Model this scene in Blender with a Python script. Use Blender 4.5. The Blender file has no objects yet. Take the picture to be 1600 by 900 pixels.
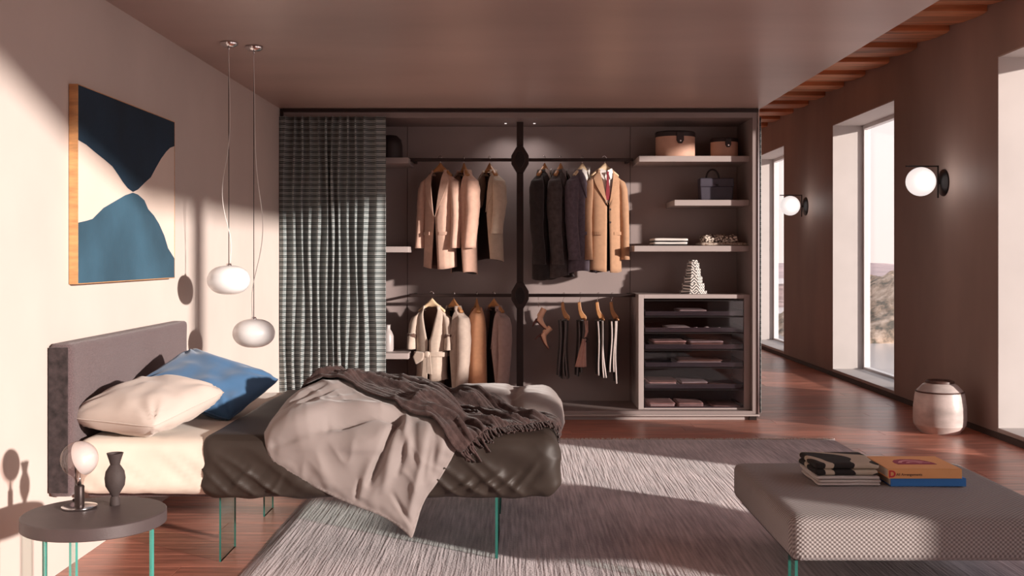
import bpy, bmesh, math, random
from math import sin, cos, pi, sqrt, exp, radians
from mathutils import Vector, Matrix, noise
from mathutils.geometry import delaunay_2d_cdt

SC = bpy.context.scene
COL = SC.collection
random.seed(4)

# ------------------------------------------------------------------ camera
CAMZ, F = 1.37, 1650.0
cam_d = bpy.data.cameras.new('camera')
cam = bpy.data.objects.new('camera', cam_d)
COL.objects.link(cam)
cam.location = (0, 0, CAMZ)
cam.rotation_euler = (pi / 2, 0, 0)
cam_d.sensor_width = 36
cam_d.lens = 36 * F / 1600
cam_d.shift_x = -8 / 1600
cam_d.shift_y = -50 / 1600
cam_d.clip_end = 8000
SC.camera = cam

# ------------------------------------------------------------------ sky
W = bpy.data.worlds.new('sky')
SC.world = W
W.use_nodes = True
nt = W.node_tree
nt.nodes.clear()
wo = nt.nodes.new('ShaderNodeOutputWorld')
bg = nt.nodes.new('ShaderNodeBackground')
tc = nt.nodes.new('ShaderNodeTexCoord')
sx = nt.nodes.new('ShaderNodeSeparateXYZ')
rp = nt.nodes.new('ShaderNodeValToRGB')
nt.links.new(tc.outputs['Generated'], sx.inputs[0])
nt.links.new(sx.outputs['Z'], rp.inputs[0])
rp.color_ramp.elements[0].position = 0.0
rp.color_ramp.elements[0].color = (1.0, 0.80, 0.75, 1)
rp.color_ramp.elements[1].position = 0.6
rp.color_ramp.elements[1].color = (0.66, 0.70, 0.78, 1)
e = rp.color_ramp.elements.new(0.12)
e.color = (1.0, 0.87, 0.84, 1)
nt.links.new(rp.outputs[0], bg.inputs[0])
bg.inputs[1].default_value = 1.12
nt.links.new(bg.outputs[0], wo.inputs[0])

# ------------------------------------------------------------------ sun
sun_d = bpy.data.lights.new('sun', 'SUN')
sun = bpy.data.objects.new('sun', sun_d)
COL.objects.link(sun)
SUN_DIR = Vector((-1, 0.7, -0.205))
sun.rotation_euler = SUN_DIR.to_track_quat('-Z', 'Y').to_euler()
sun.location = (12, -6, 6)
sun_d.energy = 5.2
sun_d.color = (1.0, 0.88, 0.80)
sun_d.angle = radians(1.6)

SC.view_settings.view_transform = 'Standard'
SC.view_settings.look = 'None'
SC.view_settings.exposure = 0.3
SC.view_settings.gamma = 1.0
SC.view_settings.use_curve_mapping = False
SC.cycles.use_denoising = True
SC.cycles.max_bounces = 10
SC.cycles.diffuse_bounces = 5
SC.cycles.transparent_max_bounces = 24
SC.cycles.sample_clamp_indirect = 4.0
SC.cycles.caustics_reflective = False
SC.cycles.caustics_refractive = False

# ------------------------------------------------------------------ helpers
ABS = {}          # absolute origin of unrotated objects


def setup(o, parent=None):
    COL.objects.link(o)
    if parent is not None:
        o.parent = parent
    return o


def thing(name, label, cat, loc=(0, 0, 0), group=None, kind=None):
    o = bpy.data.objects.new(name, None)
    o.empty_display_size = 0.1
    COL.objects.link(o)
    o.location = loc
    ABS[o.name] = Vector(loc)
    tag(o, label, cat, group, kind)
    return o


def tag(o, label=None, cat=None, group=None, kind=None):
    if label:
        o['label'] = label
    if cat:
        o['category'] = cat
    if group:
        o['group'] = group
    if kind:
        o['kind'] = kind
    return o


def mesh(name, vs, fs, m, parent=None, smooth=False, fm=None, label=None):
    """one mesh object from world coordinates; vs are shifted to the parent's origin"""
    off = ABS.get(parent.name, Vector()) if parent is not None else Vector()
    me = bpy.data.meshes.new(name)
    me.from_pydata([tuple(Vector(v) - off) for v in vs], [], fs)
    ms = m if isinstance(m, (list, tuple)) else [m]
    for q in ms:
        me.materials.append(q)
    if fm:
        for p, i in zip(me.polygons, fm):
            p.material_index = i
    if smooth:
        me.polygons.foreach_set('use_smooth', [True] * len(me.polygons))
    me.update()
    o = bpy.data.objects.new(name, me)
    setup(o, parent)
    ABS[o.name] = off.copy()
    if label:
        o['label'] = label
    return o


def fix_normals(o):
    b = bmesh.new()
    b.from_mesh(o.data)
    bmesh.ops.recalc_face_normals(b, faces=b.faces)
    b.to_mesh(o.data)
    b.free()
    return o


def bevel(o, w, seg=2):
    md = o.modifiers.new('bevel', 'BEVEL')
    md.width = w
    md.segments = seg
    md.limit_method = 'ANGLE'
    md.angle_limit = radians(40)
    return o


def smoothed(o, ang=40):
    o.data.polygons.foreach_set('use_smooth', [True] * len(o.data.polygons))
    b = bmesh.new()
    b.from_mesh(o.data)
    for ed in b.edges:
        if len(ed.link_faces) == 2 and ed.calc_face_angle(0) > radians(ang):
            ed.smooth = False
    b.to_mesh(o.data)
    b.free()
    return o


BF = [(0, 3, 2, 1), (4, 5, 6, 7), (0, 1, 5, 4), (1, 2, 6, 5), (2, 3, 7, 6), (3, 0, 4, 7)]


def bverts(x0, x1, y0, y1, z0, z1):
    return [(x0, y0, z0), (x1, y0, z0), (x1, y1, z0), (x0, y1, z0),
            (x0, y0, z1), (x1, y0, z1), (x1, y1, z1), (x0, y1, z1)]


def box(name, x0, x1, y0, y1, z0, z1, m, parent=None, bev=0.0, label=None, fm=None):
    o = mesh(name, bverts(x0, x1, y0, y1, z0, z1), BF, m, parent, label=label, fm=fm)
    if bev:
        bevel(o, bev)
    return o


def boxes(name, bl, m, parent=None, bev=0.0, label=None):
    vs, fs = [], []
    for b in bl:
        n = len(vs)
        vs += bverts(*b)
        fs += [tuple(i + n for i in f) for f in BF]
    o = mesh(name, vs, fs, m, parent, label=label)
    if bev:
        bevel(o, bev)
    return o


def lathe(name, prof, m, c=(0, 0, 0), parent=None, seg=48, sx=1.0, sy=1.0, axis='z', label=None, ang=35):
    vs, fs = [], []
    n = len(prof)
    for k in range(seg):
        a = 2 * pi * k / seg
        for r, z in prof:
            x, y = r * cos(a) * sx, r * sin(a) * sy
            if axis == 'z':
                v = (x, y, z)
            elif axis == 'x':
                v = (z, x, y)
            else:
                v = (x, z, y)
            vs.append((c[0] + v[0], c[1] + v[1], c[2] + v[2]))
    for k in range(seg):
        k2 = (k + 1) % seg
        for i in range(n - 1):
            fs.append((k * n + i, k2 * n + i, k2 * n + i + 1, k * n + i + 1))
    o = mesh(name, vs, fs, m, parent, label=label)
    b = bmesh.new()
    b.from_mesh(o.data)
    bmesh.ops.remove_doubles(b, verts=b.verts, dist=1e-5)
    bmesh.ops.recalc_face_normals(b, faces=b.faces)
    b.to_mesh(o.data)
    b.free()
    return smoothed(o, ang)


def tube_geo(pts, r, seg=8, caps=True):
    P = [Vector(p) for p in pts]
    rs = r if isinstance(r, (list, tuple)) else [r] * len(P)
    vs, fs = [], []
    up = None
    for i, p in enumerate(P):
        t = (P[min(i + 1, len(P) - 1)] - P[max(i - 1, 0)]).normalized()
        if up is None:
            up = Vector((0, 0, 1)) if abs(t.z) < .9 else Vector((0, 1, 0))
        a = t.cross(up).normalized()
        b = a.cross(t).normalized()
        up = b
        for k in range(seg):
            w = 2 * pi * k / seg
            vs.append(p + a * cos(w) * rs[i] + b * sin(w) * rs[i])
    for i in range(len(P) - 1):
        for k in range(seg):
            k2 = (k + 1) % seg
            fs.append((i * seg + k, i * seg + k2, (i + 1) * seg + k2, (i + 1) * seg + k))
    if caps:
        fs.append(tuple(range(seg)))
        fs.append(tuple(reversed(range((len(P) - 1) * seg, len(P) * seg))))
    return vs, fs


def tube(name, pts, r, m, parent=None, seg=8, label=None):
    vs, fs = tube_geo(pts, r, seg)
    return fix_normals(mesh(name, vs, fs, m, parent, smooth=True, label=label))


def tubes(name, lines, r, m, parent=None, seg=5):
    vs, fs = [], []
    for ln in lines:
        v, f = tube_geo(ln, r, seg)
        n = len(vs)
        vs += v
        fs += [tuple(i + n for i in q) for q in f]
    return mesh(name, vs, fs, m, parent, smooth=True)


def prism(name, poly, axis, a0, a1, m, parent=None, bev=0, label=None, seg=2):
    """extrude a 2-D polygon; axis is the direction of extrusion"""
    def P(p, a):
        return {'x': (a, p[0], p[1]), 'y': (p[0], a, p[1]), 'z': (p[0], p[1], a)}[axis]
    n = len(poly)
    vs = [P(p, a0) for p in poly] + [P(p, a1) for p in poly]
    fs = [tuple(range(n)), tuple(reversed(range(n, 2 * n)))]
    fs += [(i, (i + 1) % n, n + (i + 1) % n, n + i) for i in range(n)]
    o = fix_normals(mesh(name, vs, fs, m, parent, label=label))
    if bev:
        bevel(o, bev, seg)
    return o


def gridsurf(name, fn, nu, nv, m, parent=None, closed_u=False, thick=0, label=None, smooth=True, fm=None):
    vs = []
    for j in range(nv + 1):
        for i in range(nu + (0 if closed_u else 1)):
            vs.append(fn(i / nu, j / nv))
    w = nu if closed_u else nu + 1
    fs = []
    for j in range(nv):
        for i in range(nu):
            i2 = (i + 1) % w
            fs.append((j * w + i, j * w + i2, (j + 1) * w + i2, (j + 1) * w + i))
    o = mesh(name, vs, fs, m, parent, smooth=smooth, label=label, fm=fm)
    if thick:
        md = o.modifiers.new('thickness', 'SOLIDIFY')
        md.thickness = thick
        md.offset = 0
    return o


def rounded_block(name, x0, x1, y0, y1, z0, z1, r, m, parent=None, n=(20, 20, 8), disp=None, label=None):
    """box with a dense grid, rounded by r, then displaced by disp(point, normal)"""
    C = Vector(((x0 + x1) / 2, (y0 + y1) / 2, (z0 + z1) / 2))
    Hh = Vector(((x1 - x0) / 2, (y1 - y0) / 2, (z1 - z0) / 2))
    b = bmesh.new()
    idx = {}

    def vert(i, j, k):
        key = (i, j, k)
        if key in idx:
            return idx[key]
        q = Vector((2 * i / n[0] - 1, 2 * j / n[1] - 1, 2 * k / n[2] - 1))
        q = Vector((q.x * Hh.x, q.y * Hh.y, q.z * Hh.z))
        inn = Vector([max(-(Hh[a] - r), min(Hh[a] - r, q[a])) for a in range(3)])
        d = q - inn
        if d.length > 1e-9:
            nn = d.normalized()
            q = inn + nn * r
        else:
            nn = Vector((0, 0, 1))
        p = C + q
        if disp:
            p = p + disp(p, nn)
        v = b.verts.new(p)
        idx[key] = v
        return v
    nx, ny, nz = n
    for i in range(nx):
        for j in range(ny):
            for k, fl in ((0, 1), (nz, 0)):
                q = [vert(i, j, k), vert(i + 1, j, k), vert(i + 1, j + 1, k), vert(i, j + 1, k)]
                b.faces.new(q[::-1] if fl else q)
    for i in range(nx):
        for k in range(nz):
            for j, fl in ((0, 0), (ny, 1)):
                q = [vert(i, j, k), vert(i + 1, j, k), vert(i + 1, j, k + 1), vert(i, j, k + 1)]
                b.faces.new(q[::-1] if fl else q)
    for j in range(ny):
        for k in range(nz):
            for i, fl in ((0, 1), (nx, 0)):
                q = [vert(i, j, k), vert(i, j + 1, k), vert(i, j + 1, k + 1), vert(i, j, k + 1)]
                b.faces.new(q[::-1] if fl else q)
    b.normal_update()
    off = ABS.get(parent.name, Vector()) if parent is not None else Vector()
    for v in b.verts:
        v.co -= off
    me = bpy.data.meshes.new(name)
    b.to_mesh(me)
    b.free()
    me.materials.append(m)
    me.polygons.foreach_set('use_smooth', [True] * len(me.polygons))
    o = bpy.data.objects.new(name, me)
    setup(o, parent)
    ABS[o.name] = off
    if label:
        o['label'] = label
    return o


def copy_tree(o, parent=None):
    c = o.copy()
    COL.objects.link(c)
    c.parent = parent
    for ch in o.children:
        copy_tree(ch, c)
    return c


# ------------------------------------------------------------------ materials
def lin(c):
    return tuple(((v / 255) / 12.92 if v / 255 <= .04045 else (((v / 255) + .055) / 1.055) ** 2.4) for v in c)


def base_mat(name):
    m = bpy.data.materials.new(name)
    m.use_nodes = True
    t = m.node_tree
    return m, t, t.nodes['Principled BSDF'], t.links


def mat(name, col, rough=.6, var=0.0, vscale=6, stretch=(1, 1, 1), bump=0.0, bscale=40, metal=0, spec=.5,
        sheen=0.0, coat=0, rnd=0.0, col2=None, bstretch=None, detail=4):
    """colour with noise variation, bump and optional per-object random value"""
    m, t, p, L = base_mat(name)
    p.inputs['Roughness'].default_value = rough
    p.inputs['Metallic'].default_value = metal
    p.inputs['Specular IOR Level'].default_value = spec
    if sheen:
        p.inputs['Sheen Weight'].default_value = sheen
        p.inputs['Sheen Roughness'].default_value = .5
    if coat:
        p.inputs['Coat Weight'].default_value = coat
    col = (*col, 1)
    p.inputs['Base Color'].default_value = col
    m.diffuse_color = col
    if var or bump or rnd:
        tcn = t.nodes.new('ShaderNodeTexCoord')
        mp = t.nodes.new('ShaderNodeMapping')
        mp.inputs['Scale'].default_value = stretch
        L.new(tcn.outputs['Object'], mp.inputs[0])
    if rnd:
        oi = t.nodes.new('ShaderNodeObjectInfo')
        cb = t.nodes.new('ShaderNodeCombineXYZ')
        mu = t.nodes.new('ShaderNodeMath')
        mu.operation = 'MULTIPLY'
        mu.inputs[1].default_value = 37.0
        L.new(oi.outputs['Random'], mu.inputs[0])
        L.new(mu.outputs[0], cb.inputs[0])
        L.new(mu.outputs[0], cb.inputs[2])
        L.new(cb.outputs[0], mp.inputs['Location'])
    src = None
    if var:
        nz = t.nodes.new('ShaderNodeTexNoise')
        nz.inputs['Scale'].default_value = vscale
        nz.inputs['Detail'].default_value = detail
        L.new(mp.outputs[0], nz.inputs[0])
        mx = t.nodes.new('ShaderNodeMix')
        mx.data_type = 'RGBA'
        mr = t.nodes.new('ShaderNodeMapRange')
        mr.inputs[1].default_value = .32
        mr.inputs[2].default_value = .68
        L.new(nz.outputs['Fac'], mr.inputs[0])
        L.new(mr.outputs[0], mx.inputs['Factor'])
        if col2 is None:
            mx.inputs['A'].default_value = tuple(c * (1 - var) for c in col[:3]) + (1,)
            mx.inputs['B'].default_value = tuple(min(1, c * (1 + var)) for c in col[:3]) + (1,)
        else:
            mx.inputs['A'].default_value = col
            mx.inputs['B'].default_value = (*col2, 1)
        src = mx.outputs['Result']
    if rnd:
        hs = t.nodes.new('ShaderNodeHueSaturation')
        mr2 = t.nodes.new('ShaderNodeMapRange')
        mr2.inputs[3].default_value = 1 - rnd
        mr2.inputs[4].default_value = 1 + rnd
        L.new(oi.outputs['Random'], mr2.inputs[0])
        L.new(mr2.outputs[0], hs.inputs['Value'])
        if src:
            L.new(src, hs.inputs['Color'])
        else:
            hs.inputs['Color'].default_value = col
        src = hs.outputs[0]
    if src:
        L.new(src, p.inputs['Base Color'])
    if bump:
        nb = t.nodes.new('ShaderNodeTexNoise')
        nb.inputs['Scale'].default_value = bscale
        nb.inputs['Detail'].default_value = 3
        if bstretch:
            mp2 = t.nodes.new('ShaderNodeMapping')
            mp2.inputs['Scale'].default_value = bstretch
            L.new(tcn.outputs['Object'], mp2.inputs[0])
            L.new(mp2.outputs[0], nb.inputs[0])
        else:
            L.new(mp.outputs[0], nb.inputs[0])
        bp = t.nodes.new('ShaderNodeBump')
        bp.inputs['Strength'].default_value = bump
        bp.inputs['Distance'].default_value = .01
        L.new(nb.outputs['Fac'], bp.inputs['Height'])
        L.new(bp.outputs[0], p.inputs['Normal'])
    return m


def glass_mat(name, tint=(.9, .97, .95), amount=.95, rough=0.02, edge=.18):
    m, t, p, L = base_mat(name)
    t.nodes.remove(p)
    out = t.nodes['Material Output']
    tr = t.nodes.new('ShaderNodeBsdfTransparent')
    tr.inputs[0].default_value = (*tint, 1)
    gl = t.nodes.new('ShaderNodeBsdfGlossy')
    gl.inputs['Roughness'].default_value = rough
    lw = t.nodes.new('ShaderNodeLayerWeight')
    lw.inputs[0].default_value = .25
    mr = t.nodes.new('ShaderNodeMapRange')
    mr.inputs[3].default_value = 1 - amount
    mr.inputs[4].default_value = edge
    L.new(lw.outputs['Fresnel'], mr.inputs[0])
    mx = t.nodes.new('ShaderNodeMixShader')
    L.new(mr.outputs[0], mx.inputs[0])
    L.new(tr.outputs[0], mx.inputs[1])
    L.new(gl.outputs[0], mx.inputs[2])
    L.new(mx.outputs[0], out.inputs[0])
    return m


def emis(name, col, s):
    m, t, p, L = base_mat(name)
    p.inputs['Base Color'].default_value = (*col, 1)
    p.inputs['Emission Color'].default_value = (*col, 1)
    p.inputs['Emission Strength'].default_value = s
    return m


def stripe_mat(name, light, dark, period, axis='Z', duty=.5, fine=True, rough=.8, sheen=0.2):
    m, t, p, L = base_mat(name)
    p.inputs['Roughness'].default_value = rough
    p.inputs['Sheen Weight'].default_value = sheen
    tcn = t.nodes.new('ShaderNodeTexCoord')
    s = t.nodes.new('ShaderNodeSeparateXYZ')
    L.new(tcn.outputs['Object'], s.inputs[0])

    def wave(per):
        d = t.nodes.new('ShaderNodeMath')
        d.operation = 'MULTIPLY'
        d.inputs[1].default_value = 2 * pi / per
        L.new(s.outputs[axis], d.inputs[0])
        q = t.nodes.new('ShaderNodeMath')
        q.operation = 'SINE'
        L.new(d.outputs[0], q.inputs[0])
        r = t.nodes.new('ShaderNodeMapRange')
        r.inputs[1].default_value = -.35
        r.inputs[2].default_value = .35
        L.new(q.outputs[0], r.inputs[0])
        return r.outputs[0]
    a = wave(period)
    if fine:
        b = wave(period * 3)
        ad = t.nodes.new('ShaderNodeMath')
        ad.operation = 'MULTIPLY_ADD'
        ad.inputs[1].default_value = .45
        L.new(b, ad.inputs[0])
        sc = t.nodes.new('ShaderNodeMath')
        sc.operation = 'MULTIPLY'
        sc.inputs[1].default_value = .55
        L.new(a, sc.inputs[0])
        L.new(sc.outputs[0], ad.inputs[2])
        a = ad.outputs[0]
    mx = t.nodes.new('ShaderNodeMix')
    mx.data_type = 'RGBA'
    mx.inputs['A'].default_value = (*dark, 1)
    mx.inputs['B'].default_value = (*light, 1)
    L.new(a, mx.inputs['Factor'])
    L.new(mx.outputs['Result'], p.inputs['Base Color'])
    return m


M = {}
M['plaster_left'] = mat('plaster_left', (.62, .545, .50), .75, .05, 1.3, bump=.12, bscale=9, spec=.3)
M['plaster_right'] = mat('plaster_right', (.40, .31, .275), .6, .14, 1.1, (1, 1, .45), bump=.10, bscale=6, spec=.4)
M['reveal'] = mat('reveal', (.56, .52, .50), .7, .05, 2, bump=.08, bscale=8, spec=.3)  # wall plaster made paler: sunlight on the jambs is put into its colour
M['plaster_ceiling'] = mat('plaster_ceiling', (.50, .38, .335), .36, .16, 1.0, (.35, 1, 1), bump=.10, bscale=2.5, spec=.5)
M['skirting'] = mat('skirting', (.06, .045, .04), .6)
M['floor_wood'] = mat('floor_wood', (.52, .205, .142), .33, .32, 3, (1.2, 12, 6), bump=.12, bscale=6, rnd=.22,
                      spec=.5)
M['ceiling_wood'] = mat('ceiling_wood', (.62, .27, .13), .55, .4, 2.5, (.5, 4, 4), bump=.3, bscale=7, rnd=.15)
M['groove'] = mat('groove', (.09, .04, .03), .8)
M['lacquer'] = mat('lacquer', (.29, .235, .225), .45, .04, 3, bump=.02, spec=.4)
M['panel'] = mat('panel', (.34, .275, .265), .5, .05, 2, bump=.05, bscale=60, spec=.4)
M['shelf'] = mat('shelf', (.42, .36, .345), .5, .04, 4, spec=.4)
M['bronze'] = mat('bronze', (.035, .022, .02), .42, .1, 9, metal=.5)
M['dark_metal'] = mat('dark_metal', (.03, .025, .025), .35, .1, 10, metal=.7)
M['chrome'] = mat('chrome', (.75, .72, .72), .15, 0.02, 10, metal=1)
M['wood_light'] = mat('wood_light', (.60, .31, .13), .45, .2, 5, (2, 2, 12), bump=.1)
M['wood_hanger'] = mat('wood_hanger', (.50, .24, .10), .4, .2, 9)
M['wood_pale'] = mat('wood_pale', (.82, .62, .40), .4, .1, 9)
M['headboard'] = mat('headboard', (.125, .088, .092), .95, .22, 180, bump=.5, bscale=350, sheen=.25, spec=.15)
M['sheet'] = mat('sheet', (.72, .64, .55), .85, .03, 4, bump=.05, bscale=300, sheen=.15, spec=.2)
M['spread'] = mat('spread', (.038, .028, .023), .5, .10, 5, bump=.04, bscale=300, spec=.25)
M['duvet'] = mat('duvet', (.27, .228, .215), .75, .05, 4, bump=.05, bscale=350, sheen=.3, spec=.25)
M['throw'] = mat('throw', (.062, .038, .035), .95, .3, 40, bump=.3, bscale=200, sheen=.15, spec=.1)
M['pillow'] = mat('pillow', (.55, .47, .42), .85, .03, 5, bump=.06, bscale=400, sheen=.2, spec=.2)
M['blue'] = mat('blue', (.062, .155, .30), .8, .08, 7, bump=.08, bscale=350, sheen=.3, spec=.2)
M['table_top'] = mat('table_top', (.075, .055, .055), .5, .08, 12, bump=.04, bscale=150)
M['opal'] = mat('opal', (.93, .91, .90), .35, 0.01, 4, spec=.5, coat=.3)
M['opal'].node_tree.nodes['Principled BSDF'].inputs['Subsurface Weight'].default_value = .7
M['opal'].node_tree.nodes['Principled BSDF'].inputs['Subsurface Scale'].default_value = .12
M['opal'].node_tree.nodes['Principled BSDF'].inputs['Subsurface Radius'].default_value = (1, .95, .9)
M['white'] = mat('white', (.80, .77, .74), .6, .03, 5)
M['clay'] = mat('clay', (.05, .035, .033), .75, .12, 20, bump=.15, bscale=60)
M['frame_white'] = mat('frame_white', (.80, .77, .77), .4, 0.02, 4)
M['glow'] = emis('glow', (1.0, .94, .91), .64)
M['glass'] = glass_mat('glass')
M['window_glass'] = glass_mat('window_glass', (.97, .97, .97), .97)
M['glass_edge'] = mat('glass_edge', (.06, .30, .25), .25, .1, 12, spec=.6)
M['smoked'] = glass_mat('smoked', (.80, .76, .78), .96, .03, .14)
M['bulb_glass'] = glass_mat('bulb_glass', (.93, .86, .84), .9)

# ================================================================== SETTING
XL, XR, XO = -1.98, 3.61, 4.02
YB, YF = 17.0, -4.0
ZS, ZW, ZH = 2.60, 3.23, 3.9      # soffit, wooden ceiling, high ceiling
SY = 4.5                          # the dropped ceiling starts here


def struct(o):
    o['kind'] = 'structure'
    return o


# floor: sub-floor with planks as parts
floor = struct(box('floor', XL - .2, XO, YF - .2, YB + .2, -.25, -.012, M['groove']))
PW = .19
rows = []
y = 3.9
base_planks = {}
ri = 0
plank_mesh = {}


def plank(xa, xb, yy, wdt):
    key = (round(xb - xa, 2), round(wdt, 2))
    if key not in plank_mesh:
        L_, w_ = xb - xa - .0016, wdt - .0016
        c = .0012
        vs = [(0, 0, -.012), (L_, 0, -.012), (L_, w_, -.012), (0, w_, -.012),
              (0, 0, -c), (L_, 0, -c), (L_, w_, -c), (0, w_, -c),
              (c, c, 0), (L_ - c, c, 0), (L_ - c, w_ - c, 0), (c, w_ - c, 0)]
        fs = [(0, 1, 5, 4), (1, 2, 6, 5), (2, 3, 7, 6), (3, 0, 4, 7),
              (4, 5, 9, 8), (5, 6, 10, 9), (6, 7, 11, 10), (7, 4, 8, 11), (8, 9, 10, 11)]
        me = bpy.data.meshes.new('plank')
        me.from_pydata(vs, [], fs)
        me.materials.append(M['floor_wood'])
        plank_mesh[key] = me
    o = bpy.data.objects.new('plank', plank_mesh[key])
    COL.objects.link(o)
    o.parent = floor
    o.location = (xa, yy, 0)


rnd = random.Random(11)
nplank = 0
while y < YB:
    x = XL
    cut = XL + [.9, 1.7, 2.4, .5][ri % 4] + rnd.choice([0, .1, .2])
    while x < XR - .01:
        xb = min(cut, XR)
        plank(round(x, 2), round(xb, 2), y, PW)
        nplank += 1
        x = xb
        cut = xb + rnd.choice([2.0, 2.4, 2.8])
    y += PW
    ri += 1
box('screed', XL, XR, YF, 3.9, -.012, 0.0, M['floor_wood'], floor)

# walls
struct(box('wall_left', XL - .2, XL, YF, YB, 0, ZH, M['plaster_left']))
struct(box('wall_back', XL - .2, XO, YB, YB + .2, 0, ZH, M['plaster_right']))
struct(box('wall_front', XL - .2, XO, YF - .2, YF, 0, ZH, M['plaster_left']))
Z0, Z1 = .05, 2.87
wall_bl = [
    (XR, XO, 16.3, YB, 0, ZH), (XR, XO, 12.08, 14.28, 0, ZH), (XR, XO, 7.93, 10.1, 0, ZH),
    (XR, XO, 6.2, 6.5, 0, ZH), (XR, XO, 6.5, 6.6, 0, 1.2),  # from here unseen piers and parapets, made up to shape the sun patches
    (XR, XO, 5.3, 6.2, 0, 1.2), (XR, XO, 2.65, 3.65, 0, 1.15),
    (XR, XR + .15, 2.54, 2.65, 0, ZH),  # thin unseen post, put in for its strip of shadow
    (XR, XO, YF, -2.2, 0, ZH),
]
for a_, b_ in ((14.28, 16.3), (10.1, 12.08), (6.5, 7.93), (2.65, 6.2), (-2.2, 2.54)):
    if a_ != -2.2:
        wall_bl.append((XR, XO, a_, b_, Z1, ZH))
    wall_bl.append((XR, XO, max(a_, 6.6) if a_ == 6.5 else (3.65 if a_ == 2.65 else a_),
                    5.3 if b_ == 6.2 else b_, 0, Z0))
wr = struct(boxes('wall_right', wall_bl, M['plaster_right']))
# unseen lintel added beside the camera, raked to shape the sun's edge (kept part of the same wall)
lin_o = prism('sun_cut_lintel', [(2.54, ZH), (2.54, Z1), (1.35, Z1), (.75, 3.03), (.1, 3.25), (-.9, 3.5), (-2.2, 3.6), (-2.2, ZH)],
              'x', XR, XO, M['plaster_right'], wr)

# windows: reveal lining, frame, panes, sill
def window(n, ya, yb, z0=Z0, z1=Z1, pane=True):
    w = thing('window_%d' % n, None, None, (XR, (ya + yb) / 2, z0), kind='structure')
    t = .012
    boxes('reveal', [(XR - .001, XO - .07, yb - t, yb, z0, z1), (XR - .001, XO - .07, ya, ya + t, z0, z1),
                     (XR - .001, XO - .07, ya, yb, z1 - t, z1)], M['reveal'], w)
    box('sill', XR - .004, XO - .07, ya, yb, z0, z0 + .03, M['reveal'], w, .004)
    f = .055
    boxes('frame', [(XO - .07, XO, yb - f, yb, z0, z1), (XO - .07, XO, ya, ya + f, z0, z1),
                    (XO - .07, XO, ya + f, yb - f, z0, z0 + f), (XO - .07, XO, ya + f, yb - f, z1 - f, z1)],
          M['frame_white'], w, .004)
    if pane:
        box('pane', XO - .04, XO - .03, ya + f, yb - f, z0 + f, z1 - f, M['window_glass'], w)
    return w


window(1, 14.28, 16.3)
window(2, 10.1, 12.08)
window(3, 6.6, 7.93)

boxes('baseboard_right', [(XR - .012, XR, 7.93, 10.1, 0, .045), (XR - .012, XR, 10.1, YB, 0, .045),
                          (XR - .012, XR, 6.6, 7.93, 0, .045)], M['skirting'])
struct(bpy.data.objects['baseboard_right'])

# dropped plaster ceiling
box('ceiling', XL, 2.03, SY, 9.47, ZS, ZW + .2, M['plaster_ceiling'])
struct(bpy.data.objects['ceiling'])
struct(box('ceiling.001', XL - .2, XO, YF - .2, SY, ZH, ZH + .2, M['plaster_ceiling']))
# wooden ceiling of lapped boards over the passage
cw = struct(box('ceiling.002', XL, XR, SY, YB, ZW + .16, ZW + .3, M['groove']))
cw.data.name = 'wooden_ceiling'
bw = .71
k = 0
y = 4.55
cme = None
while y < YB - .05:
    if cme is None:
        # board lower at its near edge, tilted up away from the viewer, slightly bowed
        prof = [(0, 0.0), (.05, -.008), (.20, -.006), (.45, .012), (bw - .08, .034), (bw + .01, .046), (bw + .01, .07), (.0, .05)]
        n = len(prof)
        x0, x1 = 2.035, XR - .003
        vs = [(x0, p[0], p[1]) for p in prof] + [(x1, p[0], p[1]) for p in prof]
        fs = [tuple(range(n)), tuple(reversed(range(n, 2 * n)))] + [(i, (i + 1) % n, n + (i + 1) % n, n + i) for i in range(n)]
        o = fix_normals(mesh('plank', vs, fs, M['ceiling_wood'], cw))
        cme = o.data
    else:
        o = bpy.data.objects.new('plank', cme)
        COL.objects.link(o)
        o.parent = cw
    o.location = (0, y, ZW + .02)
    y += bw
# infill above boards so no sky leaks, behind the soffit
struct(box('wall_fascia', XL, XR, SY - .1, SY, ZW + .02, ZH, M['plaster_ceiling']))

# ------------------------------------------------------------------ landscape outside
def fbm(x, y, s, o=5):
    return noise.fractal(Vector((x * s, y * s, 3.1)), 1.0, 2.0, o)


m, t, p, L = base_mat('rock')
p.inputs['Roughness'].default_value = .95
tcn = t.nodes.new('ShaderNodeTexCoord')
nz = t.nodes.new('ShaderNodeTexNoise')
nz.inputs['Scale'].default_value = .09
nz.inputs['Detail'].default_value = 9
nz.inputs['Roughness'].default_value = .7
L.new(tcn.outputs['Object'], nz.inputs[0])
cr = t.nodes.new('ShaderNodeValToRGB')
cr.color_ramp.elements[0].position = .40
cr.color_ramp.elements[0].color = (.07, .06, .04, 1)
cr.color_ramp.elements[1].position = .62
cr.color_ramp.elements[1].color = (.62, .46, .35, 1)
q = cr.color_ramp.elements.new(.5)
q.color = (.32, .22, .15, 1)
L.new(nz.outputs[0], cr.inputs[0])
L.new(cr.outputs[0], p.inputs[0])
M['rock'] = m
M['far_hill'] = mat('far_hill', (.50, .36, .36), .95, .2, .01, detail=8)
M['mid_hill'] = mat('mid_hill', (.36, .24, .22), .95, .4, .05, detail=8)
M['lake'] = mat('lake', (.62, .58, .58), .18, .03, .02, bump=.4, bscale=.6, spec=.6)

ZL = -62.0
hill_root = struct(mesh('lake', [(-600, 120, ZL), (2400, 120, ZL), (2400, 3150, ZL), (-600, 3150, ZL)], [(0, 1, 2, 3)], M['lake']))


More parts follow.
